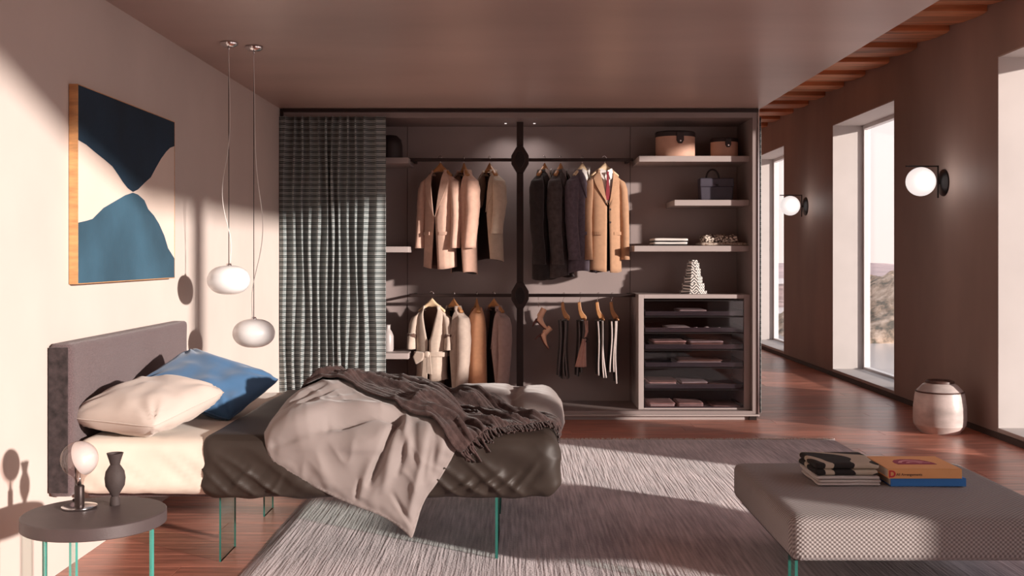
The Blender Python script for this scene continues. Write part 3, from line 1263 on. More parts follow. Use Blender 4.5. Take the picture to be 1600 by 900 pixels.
c_peach = fab('wool_peach', (.64, .43, .34))
c_rose = fab('wool_rose', (.62, .40, .31))
c_sand = fab('wool_sand', (.52, .42, .33))
c_dark = fab('lining_dark', (.045, .032, .03))  # lining; where fronts open wide it also carries their shade
c_brownin = fab('lining_brown', (.12, .07, .055))
c_black = fab('wool_black', (.028, .022, .022), .2)
c_charcoal = fab('wool_charcoal', (.07, .056, .056), .25)
c_plum = fab('wool_plum', (.12, .095, .12), .2)
c_camel = fab('wool_camel', (.46, .27, .165))
c_white = fab('cotton_white', (.80, .76, .72), .02)
c_stone = fab('cotton_stone', (.52, .43, .36))
c_taupe = fab('wool_taupe', (.42, .34, .29))
c_apricot = fab('silk_apricot', (.70, .37, .21), .05)
c_mauve = fab('wool_mauve', (.36, .26, .24))
c_red = fab('silk_red', (.22, .03, .04))

SR = F / PY


def rx_(px):
    return (px - 808) / SR


G1, G2 = 'coats on the upper left rail', 'jackets on the upper right rail'
G3, G4 = 'garments on the lower left rail', 'trousers on the lower right rail'
coat('overcoat', 'long peach wool coat facing forward, leftmost on the upper left rail', 'coat', rx_(688), ZR1 + .016, -28, .925, c_peach, c_brownin,
     group=G1, seed=1, gap=.03, sl=.66, vz=.40, buttons=0, S=.150)
coat('overcoat', 'long rose-beige coat hung sideways in the middle of the upper left rail', 'coat', rx_(725), ZR1 + .016, -58, .97, c_rose, c_dark,
     group=G1, seed=2, gap=.06, op=.06, sl=.66, buttons=0, S=.15)
coat('jacket', 'short sand-coloured jacket, rightmost on the upper left rail', 'coat', rx_(765), ZR1 + .016, -56, .86, c_sand, c_dark,
     group=G1, seed=3, gap=.06, op=.07, sl=.54, buttons=0, S=.155)
for px, yw, wd_, lb in ((688, -33, M['wood_hanger'], 'hanger under the peach coat'), (725, -72, M['wood_hanger'], 'hanger under the rose-beige coat'),
                        (765, -62, M['wood_hanger'], 'hanger under the sand-coloured jacket')):
    hanger('brown wooden ' + lb, rx_(px), ZR1 + .016, yw, wd_)

coat('overcoat', 'black overcoat over a white shirt, leftmost on the upper right rail', 'coat', rx_(851), ZR1 + .016, 62, 1.02, c_black, c_dark,
     group=G2, seed=4, sl=.80, shirt=c_white, buttons=1, S=.15)
coat('overcoat', 'charcoal overcoat with a grey collar, second on the upper right rail', 'coat', rx_(876), ZR1 + .016, 66, 1.0, c_charcoal, c_dark,
     group=G2, seed=5, sl=.80, shirt=fab('scarf_grey', (.25, .22, .22)), buttons=1, S=.145)
coat('overcoat', 'plum grey overcoat with white shirt collar, third on the upper right rail', 'coat', rx_(910), ZR1 + .016, 52, .96, c_plum, c_black,
     group=G2, seed=6, sl=.76, shirt=c_white, buttons=1, S=.155)
coat('overcoat', 'camel coat with white shirt and red tie, rightmost on the upper right rail', 'coat', rx_(945), ZR1 + .016, 14, .955, c_camel, c_dark,
     group=G2, seed=7, sl=.76, shirt=c_white, buttons=2, S=.142, vz=.30, tie=c_red, gap=.006)
for px, yw, wd_, lb in ((851, 62, M['wood_hanger'], 'dark wooden hanger under the black overcoat'), (876, 66, M['wood_hanger'], 'brown wooden hanger under the charcoal overcoat'),
                        (910, 52, M['wood_pale'], 'pale wooden hanger under the plum grey overcoat'), (945, 14, M['wood_pale'], 'pale wooden hanger under the camel coat')):
    hanger(lb, rx_(px), ZR1 + .016, yw, wd_)

coat('robe', 'stone-coloured belted robe with short sleeves, leftmost on the lower left rail', 'robe', rx_(675), ZR2 + .016, -16, .72, c_stone, c_brownin,
     group=G3, seed=8, sl=.36, gap=.01, belt=True, vz=.28, buttons=0, S=.145, pockets=False, lap=False, flare=.95)
coat('overcoat', 'taupe coat hung sideways beside the belted robe on the lower left rail', 'coat', rx_(709), ZR2 + .016, -52, .84, c_taupe, c_dark,
     group=G3, seed=9, sl=.74, buttons=0, gap=.05, S=.145, op=.05)
coat('dress', 'apricot sleeveless dress hung edge-on on the lower left rail', 'dress', rx_(745), ZR2 + .016, -80, .84, c_apricot, c_apricot,
     group=G3, seed=10, sleeve=False, buttons=0, collar=False, pockets=False, lap=False, S=.14, gap=.0, vz=.12)
coat('jacket', 'mauve and grey jacket, rightmost on the lower left rail', 'coat', rx_(772), ZR2 + .016, -50, .76, c_mauve, c_dark,
     group=G3, seed=11, sl=.72, buttons=0, gap=.06, S=.14, op=.06)
for px, yw, wd_, lb in ((675, -16, M['wood_pale'], 'pale wooden hanger under the belted robe'), (709, -52, M['wood_hanger'], 'brown wooden hanger under the taupe coat'),
                        (745, -80, M['wood_hanger'], 'brown wooden hanger under the apricot dress'), (772, -50, M['wood_hanger'], 'brown wooden hanger under the mauve jacket')):
    hanger(lb, rx_(px), ZR2 + .016, yw, wd_)

# trousers folded over side hangers (hung across the wardrobe, seen edge-on)
M['stripe_white'] = fab('stripe_white', (.66, .58, .55))


def side_hanger(label, px):
    x = rx_(px)
    t = thing('trouser_hanger', label, 'hanger', (x, PY, ZR2), 'trouser hangers on the lower right rail')
    tube('hook', [(x, PY, ZR2 + .018), (x + .014, PY, ZR2 + .024), (x + .02, PY, ZR2 + .006), (x + .012, PY, ZR2 - .02), (x + .004, PY, ZR2 - .035), (x, PY, ZR2 - .07)],
         .0025, M['chrome'], t, 6)
    prof = [(-.014, -.06), (.012, -.055), (.016, -.09), (.022, -.125), (.040, -.155), (.062, -.18), (.064, -.205), (.045, -.212), (.016, -.20), (.0, -.165), (-.01, -.12)]
    prism('hanger_body', [(x + a, ZR2 + b) for a, b in prof], 'y', PY - .012, PY + .012, M['wood_hanger'], t, .005)
    tube('cross_bar', [(x + .045, PY - .17, ZR2 - .2), (x + .045, PY + .17, ZR2 - .2)], .008, M['wood_hanger'], t)
    return t


def trousers(label, px, bot, edges, mm, group=G4, name='trousers', cat='trousers', edge=True):
    x = rx_(px)
    zt_, zb_ = ZR2 - .215, 1.37 - (bot - 400) / SR
    t = thing(name, label, cat, (x, PY, zt_), group)
    x0 = x - .005
    n = len(edges)
    for k, (xt, xb, zz_) in enumerate(edges):
        def leg(u, v, xt=xt, xb=xb, zz_=zz_, k=k):
            z = zt_ + (zb_ + zz_ - zt_) * v
            yy = PY - .11 + .22 * u
            xx = x0 + (xt + (xb - xt) * v ** 1.2) + .006 * sin(v * 5 + k) + .010 * sin(u * 7 + k * 2)
            return (xx, yy, z)
        lg = gridsurf('leg', leg, 12, 16, mm, t, thick=.016)
        if edge:
            xs = [leg(0, q / 10) for q in range(11)]
            tube('side_stripe', [(a - .002, b - .003, c) for a, b, c in xs], .0062, M['stripe_white'] if edge == 2 else fab('stripe_grey', (.15, .13, .13)), lg, 6)
    return t


for px, lb in ((879, 'first'), (905, 'second'), (933, 'third'), (955, 'fourth')):
    side_hanger('curved wooden trouser hanger, %s from the left on the lower right rail' % lb, px)
trousers('black trousers with thin grey edges, leftmost of the hung trousers', 880, 590,
         [(-.02, -.03, .02), (.005, -.0, .0), (.03, .04, .0)], c_black, edge=1)
trousers('dark trousers partly hidden behind a pink scarf, second of the hung trousers', 907, 586,
         [(-.012, -.022, .0), (.012, .0, .03)], c_black, edge=1)
trousers('dark trousers with three white side stripes, third of the hung trousers', 936, 588,
         [(-.012, .0, .02), (.012, .03, .0), (.03, .062, .0)], c_black, edge=2)
trousers('dark trousers with bright white edge stripes, rightmost of the hung trousers', 957, 597,
         [(-.012, -.02, .10), (.008, .0, .10), (.035, .035, .0)], c_black, edge=2)
# pink scarf tied to the second hanger
x = rx_(909)


def scf(u, v):
    w_ = .020 + .045 * v
    z = ZR2 - .36 - .24 * v
    return (x + .01 - .03 * v + (u - .5) * w_ * 1.5, PY - .17 - .02 * sin(u * pi) + .006 * sin(u * 14), z)


t = thing('scarf', 'dusty pink scarf knotted over the second pair of hung trousers', 'scarf', (x, PY - .15, ZR2 - .35))
gridsurf('cloth', scf, 14, 14, fab('scarf_pink', (.52, .30, .25)), t, thick=.004)
tube('strap', [(x + .02, PY - .14, ZR2 - .21), (x + .03, PY - .16, ZR2 - .3), (x + .012, PY - .175, ZR2 - .365)], .008, fab('scarf_pink2', (.52, .30, .25)), t)
tube('strap', [(x + .038, PY - .14, ZR2 - .21), (x + .04, PY - .16, ZR2 - .3), (x + .012, PY - .175, ZR2 - .365)], .006, fab('scarf_pink3', (.52, .30, .25)), t)
lathe('ring', [(.012, -.006), (.022, -.006), (.022, .006), (.012, .006), (.012, -.006)], M['bronze'], (x + .022, PY - .18, ZR2 - .37), t, 18, axis='y')

# pair of pale shoes hung by their heels
M['shoe'] = mat('shoe', (.92, .56, .38), .45, .06, 10)
M['shoe_dark'] = mat('shoe_dark', (.14, .05, .04), .5, .1, 10)


def shoe(label, px, py_, rot, mm, sc=1.0):
    # local: heel at origin, toe along +x
    t = thing('ankle_boot', label, 'shoe', (0, 0, 0), 'pair of heeled boots hung on the lower right rail')
    secs = [  # x, z centre, half width, half height
        (-.01, .10, .030, .012), (.0, .075, .034, .045), (.03, .065, .036, .045), (.06, .045, .036, .032), (.09, .03, .037, .024), (.12, .018, .034, .018),
        (.15, .010, .026, .013), (.175, .006, .014, .008), (.185, .005, .004, .004)]
    vs, fs = [], []
    for (a, z_, w_, h_) in secs:
        for k in range(14):
            q_ = 2 * pi * k / 14
            vs.append((a, w_ * cos(q_), z_ + h_ * sin(q_)))
    for i in range(len(secs) - 1):
        for k in range(14):
            k2 = (k + 1) % 14
            fs.append((i * 14 + k, i * 14 + k2, (i + 1) * 14 + k2, (i + 1) * 14 + k))
    fs += [tuple(range(14)), tuple(range((len(secs) - 1) * 14, len(secs) * 14))]
    fix_normals(mesh('upper', vs, fs, mm, t, smooth=True))
    lathe('shaft', [(0, .0), (.040, .0), (.036, .05), (.037, .1), (.034, .1), (.033, .05), (0, .05)], mm, (.014, 0, .09), t, 20, sx=.95, sy=.8)
    tube('heel', [(.0, 0, .05), (-.012, 0, .0), (-.010, 0, -.045)], [.02, .010, .007], M['shoe_dark'], t, 10)
    prism('sole', [(.0, .03), (.05, .01), (.10, -.004), (.19, -.006), (.19, .001), (.10, .006), (.05, .02), (.0, .04)], 'y', -.024, .024, M['shoe_dark'], t, .002)
    t.location = (rx_(px), PY - .03, 1.37 - (py_ - 400) / SR)
    t.rotation_euler = (0, radians(rot), radians(12))
    t.scale = (sc,) * 3
    return t


shoe('pale peach heeled boot hanging toe down, upper one of the pair', 836, 505, 28, M['shoe'], .78)
shoe('pale peach heeled boot with dark heel, lower one of the pair', 841, 527, 48, M['shoe'], .72)
tag(tube('shoe_cord', [(rx_(841), PY, ZR2 + .016), (rx_(841), PY - .02, ZR2 - .03), (rx_(841), PY - .03, ZR2 - .1)], .0018, M['chrome']),
    'thin cord holding the pair of boots from the rail', 'cord')

# ================================================================== BED
BX0, BX1, BY0, BY1, BZ0, BZ1 = -1.88, .17, 4.46, 6.04, .345, .60
bed = thing('bed', 'low double bed with a brown upholstered headboard floating on glass legs', 'bed', (-.9, 5.25, 0))
box('side_shade_facing', XL + .006, BX0 - .012, 4.4455, 4.452, .37, .985, fab('tweed_shaded', (.035, .025, .026), .5), bed, .003)  # thin facing: darker weave with the end's shade put into its colour
hb = rounded_block('headboard', XL + .002, BX0, 4.45, 6.05, .35, 1.0, .022, M['headboard'], bed, (6, 60, 24),
                   lambda q, n: Vector((.006 * noise.noise(q * 4) if n.x > .5 else 0, 0, 0)))
for zz_ in ():
    pass
box('bed_frame', BX0, BX1 - .25, BY0 + .16, BY1 - .16, .315, .352, M['headboard'], bed, .01)


M['edge_dark'] = mat('edge_dark', (.018, .13, .105), .25, .1, 12, spec=.6)


def glass_leg(parent, x, y0, y1, z1, th=.012, axis='y', rugz=0.0):
    if axis == 'y':
        return box('glass_leg', x - th / 2, x + th / 2, y0, y1, rugz, z1, [M['glass'], M['edge_dark']], parent,
                   fm=[1, 1, 1, 0, 1, 0])
    return box('glass_leg', y0, y1, x - th / 2, x + th / 2, rugz, z1, [M['glass'], M['edge_dark']], parent, fm=[1, 1, 0, 1, 0, 1])


RZ = .014
glass_leg(bed, -.092, 4.73, 5.2, .31, rugz=RZ + .001)
glass_leg(bed, -.092, 5.55, 5.85, .31, rugz=RZ + .001)
glass_leg(bed, -1.33, 4.73, 4.98, .31, th=.008)
glass_leg(bed, -1.33, 5.55, 5.75, .31, th=.008)


def sgn(a):
    return 1 if a >= 0 else -1


def side_wr(p, n, amp, s):
    """tension creases of a fitted cover: stronger on the sides, towards the bottom"""
    if n.z > .7:
        return n * amp * .35 * noise.noise(Vector((p.x * 3 + s, p.y * 3, 0)))
    d = (BZ1 - p.z) / (BZ1 - BZ0)
    w_ = noise.noise(Vector(((p.x + p.z * 1.2) * 9 + s, p.z * 2.5, p.y * 6)))
    w2 = noise.noise(Vector(((p.x - p.z * .8) * 22 + s, p.z * 4, p.y * 14)))
    r_ = (1 - abs(w_)) ** 3
    return Vector((n.x, n.y, 0)) * amp * (d ** .7) * (r_ * 1.3 - .5 + .4 * w2) + Vector((0, 0, amp * .7 * d * d * w_))


mt = thing('mattress', 'mattress in a cream fitted sheet with creased sides', 'mattress', (-.9, 5.25, .36))
rounded_block('fitted_sheet', BX0 + .004, BX1 - .03, BY0 + .006, BY1 - .006, BZ0 + .008, BZ1 - .004, .055, M['sheet'], mt, (90, 60, 14),
              lambda p, n: side_wr(p, n, .013, 3.0))
bs = thing('bedspread', 'dark olive brown satin bedspread covering the foot half of the bed', 'bedspread', (-.6, 5.25, .36))


def seg_d(px, py, ax, ay, bx, by):
    vx, vy = bx - ax, by - ay
    tt = max(0, min(1, ((px - ax) * vx + (py - ay) * vy) / (vx * vx + vy * vy + 1e-12)))
    return sqrt((px - ax - vx * tt) ** 2 + (py - ay - vy * tt) ** 2), tt


def spread_disp(p, n):
    # silky vertical creases, swelling at the foot corner
    o = side_wr(p, n, .016, 8.0)
    k_ = exp(-((p.x - .05) / .25) ** 2) * max(0, -n.y)
    rr = (p.x * .6 + p.z * 1.0) * 26
    o += Vector((0, -1, 0)) * k_ * .004 * sin(rr + 2 * noise.noise(p * 6))
    if n.y < -.3 and not -.62 < p.x < -.31:
        for (xa_, za_, xb_, zb_, w_, am) in ((-.30, .355, -.17, .44, .010, .012), (-.23, .35, -.05, .47, .011, .014), (-.13, .35, .02, .46, .010, .012),
                                             (-.02, .36, .09, .50, .012, .009), (-1.22, .37, -1.10, .50, .012, .010), (-1.05, .35, -.98, .46, .010, .010)):
            q, tt = seg_d(p.x, p.z, xa_, za_, xb_, zb_)
            o += Vector((0, -1, 0)) * am * exp(-(q / w_) ** 2) * sin(pi * min(1, max(0.05, tt)))
    # bulge at the foot
    o += Vector((max(0, n.x), 0, 0)) * .018 * sin(pi * min(1, max(0, (p.z - BZ0) / (BZ1 - BZ0))))
    return o


rounded_block('cover', -1.345, BX1, BY0 - .012, BY1 + .010, BZ0 - .004, BZ1 + .012, .062, M['spread'], bs, (190, 70, 34), spread_disp)


# ---- duvet -----------------------------------------------------------------
def inside(px, py, poly):
    c = False
    n = len(poly)
    for i in range(n):
        x1, y1 = poly[i]
        x2, y2 = poly[(i + 1) % n]
        if (y1 > py) != (y2 > py) and px < (x2 - x1) * (py - y1) / (y2 - y1) + x1:
            c = not c
    return c


def pd(px, py, poly):
    n = len(poly)
    return min(seg_d(px, py, *poly[i], *poly[(i + 1) % n])[0] for i in range(n))


def smooth_poly(poly, it=2):
    for _ in range(it):
        q = []
        n = len(poly)
        for i in range(n):
            a, b = poly[i], poly[(i + 1) % n]
            q.append((a[0] * .75 + b[0] * .25, a[1] * .75 + b[1] * .25))
            q.append((a[0] * .25 + b[0] * .75, a[1] * .25 + b[1] * .75))
        poly = q
    return poly


ZT_ = BZ1 + .012
D1 = smooth_poly([(-1.06, -.02), (-1.09, .10), (-1.10, .30), (-1.04, .50), (-.98, .72), (-.62, .88), (-.30, .70), (-.25, .35), (-.22, .10),
                  (-.245, -.02), (-.33, -.17), (-.395, -.25), (-.432, -.385), (-.446, -.415), (-.466, -.385), (-.56, -.315), (-.72, -.26), (-.9, -.17), (-1.03, -.10)])
# creases: (x0,b0,x1,b1,width,amplitude)  valleys negative
CR = [(-1.03, -.018, -.80, .026, .012, -.024), (-.80, .026, -.50, .086, .012, -.030),
      (-.50, .09, -.57, -.06, .014, -.030), (-.57, -.06, -.62, -.17, .014, -.034), (-.46, .02, -.50, -.13, .012, -.018), (-.52, -.22, -.45, -.34, .010, -.012), (-.40, -.10, -.45, -.30, .016, .014), (-.66, -.16, -.68, -.25, .010, -.014), (-.36, .02, -.40, -.16, .012, -.014), (-.44, .05, -.42, -.10, .018, -.014),
      (-.61, -.08, -.66, -.22, .022, .014), (-.52, -.02, -.56, -.20, .020, .016), (-.38, .0, -.46, -.32, .03, .012),
      (-.75, -.02, -.60, -.03, .02, .010), (-.95, .05, -.60, .11, .05, .018), (-.48, .12, -.46, -.04, .014, .018),
      (-.34, .03, -.36, -.12, .014, -.012), (-.85, -.05, -.78, -.20, .03, .008), (-.30, .02, -.33, -.08, .014, .010),
      (-1.0, .12, -.88, .32, .02, -.012), (-.93, .12, -.80, .30, .018, -.010), (-.86, .12, -.70, .26, .02, .008)]


def d1h(a, b):
    """thickness of the duvet above the bed"""
    d = pd(a, b, D1)
    e_ = 1 - exp(-d / .055)
    sl_ = .0 + .19 * (a + 1.0) + .012 * sin(a * 23)
    wf = .009 + .05 / (1 + exp(-(a + .47) / .03))        # crisp overlap that fades out to the right
    flap = 1 / (1 + exp(max(-60, min(60, -(b - sl_) / wf))))       # upper flap is fuller
    th = .030 + .075 * flap
    th += .060 * exp(-((a + .93) / .22) ** 2 - ((b - .40) / .24) ** 2)
    th += .035 * exp(-((a + .75) / .35) ** 2 - ((b - .45) / .25) ** 2)
    h = th * e_
    for (x0, b0, x1, b1, w_, am) in CR:
        q, tt = seg_d(a, b, x0, b0, x1, b1)
        if q < w_ * 3.2:
            h += am * exp(-(q / w_) ** 2) * min(1, d / .04) * (.35 + .65 * sin(pi * min(1, max(0, tt)) * .9 + .15))
    h += .008 * noise.noise(Vector((a * 7, b * 7, 2))) * e_
    if d < .07:
        h += .010 * (1 - d / .07) * (d / .02 if d < .02 else 1) * noise.noise(Vector((a * 26, b * 26, 3)))
    w2 = 1 - abs(noise.noise(Vector((a * 9 + b * 5, b * 4 - a * 3, 7))))
    h += .010 * (w2 ** 4) * e_
    return max(.004, h)


D2 = smooth_poly([(-.62, .62), (-.35, .52), (-.08, .60), (.02, .52), (.14, .50), (.27, .55), (.33, .75), (.32, 1.0), (.27, 1.3), (.27, 1.52), (-.62, 1.5), (-.70, 1.1)])


def d2h(a, b):
    d = pd(a, b, D2)
    e_ = 1 - exp(-d / .07)
    h = (.058 + .03 * exp(-((a + .18) / .16) ** 2 - ((b - 1.05) / .25) ** 2) + .025 * exp(-((a - .06) / .12) ** 2 - ((b - .85) / .22) ** 2)) * e_
    for (x0, b0, x1, b1, w_, am) in ((-.32, .7, -.36, 1.4, .035, -.030), (-.02, .62, .0, 1.4, .03, -.028), (.17, .6, .2, 1.3, .04, .012), (-.2, .7, .1, .75, .04, .01)):
        q, tt = seg_d(a, b, x0, b0, x1, b1)
        h += am * exp(-(q / w_) ** 2) * min(1, d / .05)
    h += .008 * noise.noise(Vector((a * 8, b * 8, 5))) * e_
    return max(.004, h)


def bedmap(a, b, h):
    """(a across the length, b from the near top edge; negative b hangs) -> world"""
    r = .05
    na = Vector((0, 0, 1))
    X, Y, Z = a, BY0 - .012 + b, ZT_
    if b < r:
        s = r - b
        if s < r * pi / 2:
            an = s / r
            Y = BY0 - .012 + r - r * sin(an)
            Z = ZT_ - r + r * cos(an)
            na = Vector((0, -sin(an), cos(an)))
        else:
            Y = BY0 - .012
            Z = ZT_ - r - (s - r * pi / 2)
            na = Vector((0, -1, 0))
    XF = BX1 + .012
    if a > XF - r:
        s = a - (XF - r)
        if s < r * pi / 2:
            an = s / r
            X = XF - r + r * sin(an)
            Z2 = Z - r + r * cos(an)
            na = (na + Vector((sin(an) * 1.2, 0, 0))).normalized()
        else:
            X = XF
            Z2 = Z - r - (s - r * pi / 2)
            na = Vector((1, 0, 0)) if b > r else (na + Vector((1, 0, 0))).normalized()
        Z = Z2
    return Vector((X, Y, Z)) + na * h


def cloth_patch(name, poly, hf, m, step, parent=None, base=0.0, label=None):
    bnd = []
    n = len(poly)
    for i in range(n):
        a, b = Vector(poly[i]), Vector(poly[(i + 1) % n])
        k = max(1, int((b - a).length / step))
        for j in range(k):
            bnd.append(a.lerp(b, j / k))
    pts = list(bnd)
    x0, x1 = min(p[0] for p in poly), max(p[0] for p in poly)
    y0, y1 = min(p[1] for p in poly), max(p[1] for p in poly)
    yy = y0
    row = 0
    while yy < y1:
        xx = x0 + (step / 2 if row % 2 else 0)
        while xx < x1:
            if inside(xx, yy, poly) and pd(xx, yy, poly) > step * .6:
                pts.append(Vector((xx, yy)))
            xx += step
        yy += step * .87
        row += 1
    edges = [(i, (i + 1) % len(bnd)) for i in range(len(bnd))]
    co, _, fs, *_r = delaunay_2d_cdt(pts, edges, [], 1, 1e-6)
    vs = [bedmap(c.x, c.y, hf(c.x, c.y) + base) for c in co]
    nb = len(co)
    vs2 = [bedmap(c.x, c.y, .001 + base * .2) for c in co]
    allf = [tuple(f) for f in fs] + [tuple(i + nb for i in reversed(f)) for f in fs]
    # rim from directed boundary edges
    cnt = {}
    for f in fs:
        for i in range(len(f)):
            cnt[(f[i], f[(i + 1) % len(f)])] = 1
    for (a, b) in list(cnt):
        if (b, a) not in cnt:
            allf.append((b, a, a + nb, b + nb))
    o = mesh(name, vs + vs2, allf, m, parent, smooth=True, label=label)
    return fix_normals(o)


dv = thing('duvet', 'rumpled greige duvet folded over the bed with one corner hanging at the near side', 'duvet', (-.6, 5.0, .62))
cloth_patch('near_fold', D1, d1h, M['duvet'], .0085, dv)
cloth_patch('far_fold', D2, d2h, M['duvet'], .017, dv)


# ---- throw blanket ---------------------------------------------------------
def top_h(a, b):
    h = 0
    if inside(a, b, D1):
        h = max(h, d1h(a, b))
    if inside(a, b, D2):
        h = max(h, d2h(a, b))
    return h


# blanket as a quad patch between two long edges (u along its length, v across it)
TA = [(-1.00, .44), (-.88, .40), (-.72, .28), (-.52, .14), (-.36, .04), (-.235, -.045)]      # near long edge
TB = [(-.98, .66), (-.70, .95), (-.42, 1.00), (-.15, .78), (.06, .50), (.205, .34)]          # far long edge


def cr_(P, t_):
    n = len(P) - 1
    s = min(t_ * n, n - 1e-6)
    i = int(s)
    f = s - i
    p0, p1, p2, p3 = P[max(i - 1, 0)], P[i], P[i + 1], P[min(i + 2, n)]
    return tuple(.5 * ((2 * p1[k]) + (-p0[k] + p2[k]) * f + (2 * p0[k] - 5 * p1[k] + 4 * p2[k] - p3[k]) * f * f + (-p0[k] + 3 * p1[k] - 3 * p2[k] + p3[k]) * f ** 3) for k in (0, 1))


NU, NV = 170, 110
HG = {}
for i in range(NU + 1):
    for j in range(NV + 1):
        A_, B2 = cr_(TA, i / NU), cr_(TB, i / NU)
        u, v = i / NU, j / NV
        a = A_[0] + (B2[0] - A_[0]) * v
        b = A_[1] + (B2[1] - A_[1]) * v
        a += .03 * noise.noise(Vector((u * 4, v * 4, 1)))
        b += .03 * noise.noise(Vector((u * 4, v * 4, 9)))
        HG[i, j] = [a, b, top_h(a, b)]
# relax the support height so that the blanket spans small gaps
for _ in range(5):
    G2_ = {k: v[2] for k, v in HG.items()}
    for i in range(NU + 1):
        for j in range(NV + 1):
            s, c_ = 0, 0
            for di, dj in ((1, 0), (-1, 0), (0, 1), (0, -1)):
                q = G2_.get((i + di, j + dj))
                if q is not None:
                    s += q
                    c_ += 1
            HG[i, j][2] = max(HG[i, j][2], s / c_)


def thr(u, v):
    i, j = round(u * NU), round(v * NV)
    a, b, h = HG[i, j]
    # broad folds running along the length, ribs running across
    f = noise.noise(Vector((u * 2.6 + v * 2.0, v * 6.5 - u * 1.5, 4)))
    h += .016 + .045 * (1 - abs(f) * 2.2 if abs(f) < .45 else 0) ** 2 * min(1, min(u, 1 - u, v, 1 - v) * 9 + .15)
    h += .004 * sin(v * 2 * pi * 30 + 3 * noise.noise(Vector((u * 6, v * 6, 0)))) 
    return bedmap(a, b, h)


th = thing('throw_blanket', 'dark brown ribbed throw with fringed ends lying across the duvet', 'blanket', (-.4, 5.0, .72))
gridsurf('blanket', thr, NU, NV, M['throw'], th, thick=.008)
lines = []
r = random.Random(5)


def fringe_at(u, v, du, dv, n=5, ln=.055):
    a, b, h = HG[round(u * NU), round(v * NV)]
    for _ in range(1):
        p = bedmap(a, b, h + .012)
        pts = []
        da, db = du + r.uniform(-.35, .35), dv + r.uniform(-.35, .35)
        L_ = ln * r.uniform(.7, 1.2)
        for k in range(n):
            s = k / (n - 1) * L_
            aa, bb = a + da * s, b + db * s
            hh = max(top_h(aa, bb), h - .6 * s if b > .05 else 0) + .010 + .008 * sin(k * 1.3 + r.random())
            pts.append(bedmap(aa, bb, hh))
        lines.append(pts)


for k in range(85):
    fringe_at(1, k / 84, .55, -.85)
for k in range(85):
    fringe_at(0, k / 84, -.8, .3, ln=.05)
fo = tubes('fringe', lines, .0045, M['throw'], th)
fo['kind'] = 'stuff'


# ---- pillows ---------------------------------------------------------------
def pillow(name, label, cat, m, w_, h_, th_, loc, rot, seed=0, pinch=.09, group=None, sag=0.0):
    t = thing(name, label, cat, (0, 0, 0), group)
    n = 44
    vs, fs = [], []
    for sd in (1, -1):
        for j in range(n + 1):
            for i in range(n + 1):
                u, v = 2 * i / n - 1, 2 * j / n - 1
                rc = 1 - .07 * (u * v) ** 4
                x_ = w_ / 2 * u * (1 - pinch * (1 - v * v)) * rc
                y_ = h_ / 2 * v * (1 - pinch * (1 - u * u)) * rc
                e_ = max(0, (1 - abs(u) ** 2.6)) ** .5 * max(0, (1 - abs(v) ** 2.6)) ** .5
                z_ = sd * th_ / 2 * e_
                z_ += .010 * noise.noise(Vector((u * 2.5 + seed, v * 2.5, sd))) * e_ * 2
                # creases running in from the corners
                for (cx_, cy_) in ((-1, -1), (1, -1), (-1, 1), (1, 1)):
                    rr = sqrt((u - cx_) ** 2 + (v - cy_) ** 2)
                    an = math.atan2(v - cy_, u - cx_)
                    z_ += sd * .010 * exp(-(rr / .55) ** 2) * sin(an * 13 + seed) * min(1, e_ * 2.5)
                z_ -= sag * (u * u + v * v) * .5
                vs.append((x_, y_, z_))
    off = (n + 1) ** 2
    for j in range(n):
        for i in range(n):
            a = j * (n + 1) + i
            q = (a, a + 1, a + n + 2, a + n + 1)
            fs.append(q)
            fs.append(tuple(k + off for k in reversed(q)))
    o = mesh('cover', vs, fs, m, t, smooth=True)
    b = bmesh.new()
    b.from_mesh(o.data)
    bmesh.ops.remove_doubles(b, verts=b.verts, dist=1e-5)
    b.to_mesh(o.data)
    b.free()
    # piped seam around the edge
    pts = []
    for k in range(4):
        for i in range(12):
            u = -1 + 2 * i / 12
            uv = [(u, -1), (1, u), (-u, 1), (-1, -u)][k]
            u_, v_ = uv
            rc = 1 - .07 * (u_ * v_) ** 4
            pts.append((w_ / 2 * u_ * (1 - pinch * (1 - v_ * v_)) * rc, h_ / 2 * v_ * (1 - pinch * (1 - u_ * u_)) * rc, -sag * (u_ * u_ + v_ * v_) * .5))
    pts.append(pts[0])
    tube('seam', pts, .0028, m, t, 6)
    t.location = loc
    t.rotation_euler = [radians(q) for q in rot]
    return t


pillow('pillow', 'large beige pillow leaning at the near end of the headboard', 'pillow', M['pillow'], .47, .52, .20, (-1.63, 4.68, .712), (10, 2, -20), 1, .05)
pillow('cushion', 'blue cushion resting on the beige pillow behind it', 'cushion', M['blue'], .56, .46, .15, (-1.52, 5.20, .745), (20, 15, -16), 2, .06)

# ================================================================== BEDSIDE
NX, NY, NZ = -1.52, 3.80, .45
nt_ = thing('bedside_table', 'round dark brown bedside table on clear glass legs', 'table', (NX, NY, 0))
lathe('table_top', [(0, NZ), (.243, NZ), (.247, NZ - .003), (.247, NZ - .043), (.243, NZ - .046), (0, NZ - .046)], M['table_top'], (NX, NY, 0), nt_, 96)
for (x_, y_, off_) in ((-1.70, 3.80, .06), (-1.555, 3.70, .14), (-1.315, 3.80, .05)):
    # narrow panes set radially, their thin edges towards the room
    d_ = Vector((x_, y_, 0)).normalized()
    d_ = (Matrix.Rotation(off_, 3, 'Z') @ d_)
    n_ = Vector((-d_.y, d_.x, 0))
    q = [Vector((x_, y_, 0)) + d_ * s1 * .075 + n_ * s2 * .004 for s1, s2 in ((-1, -1), (-1, 1), (1, 1), (1, -1))]
    vs = [(v.x, v.y, .001) for v in q] + [(v.x, v.y, NZ - .046) for v in q]
    mesh('glass_leg', vs, BF, [M['glass'], M['glass_edge']], nt_, fm=[1, 1, 1, 0, 1, 0])

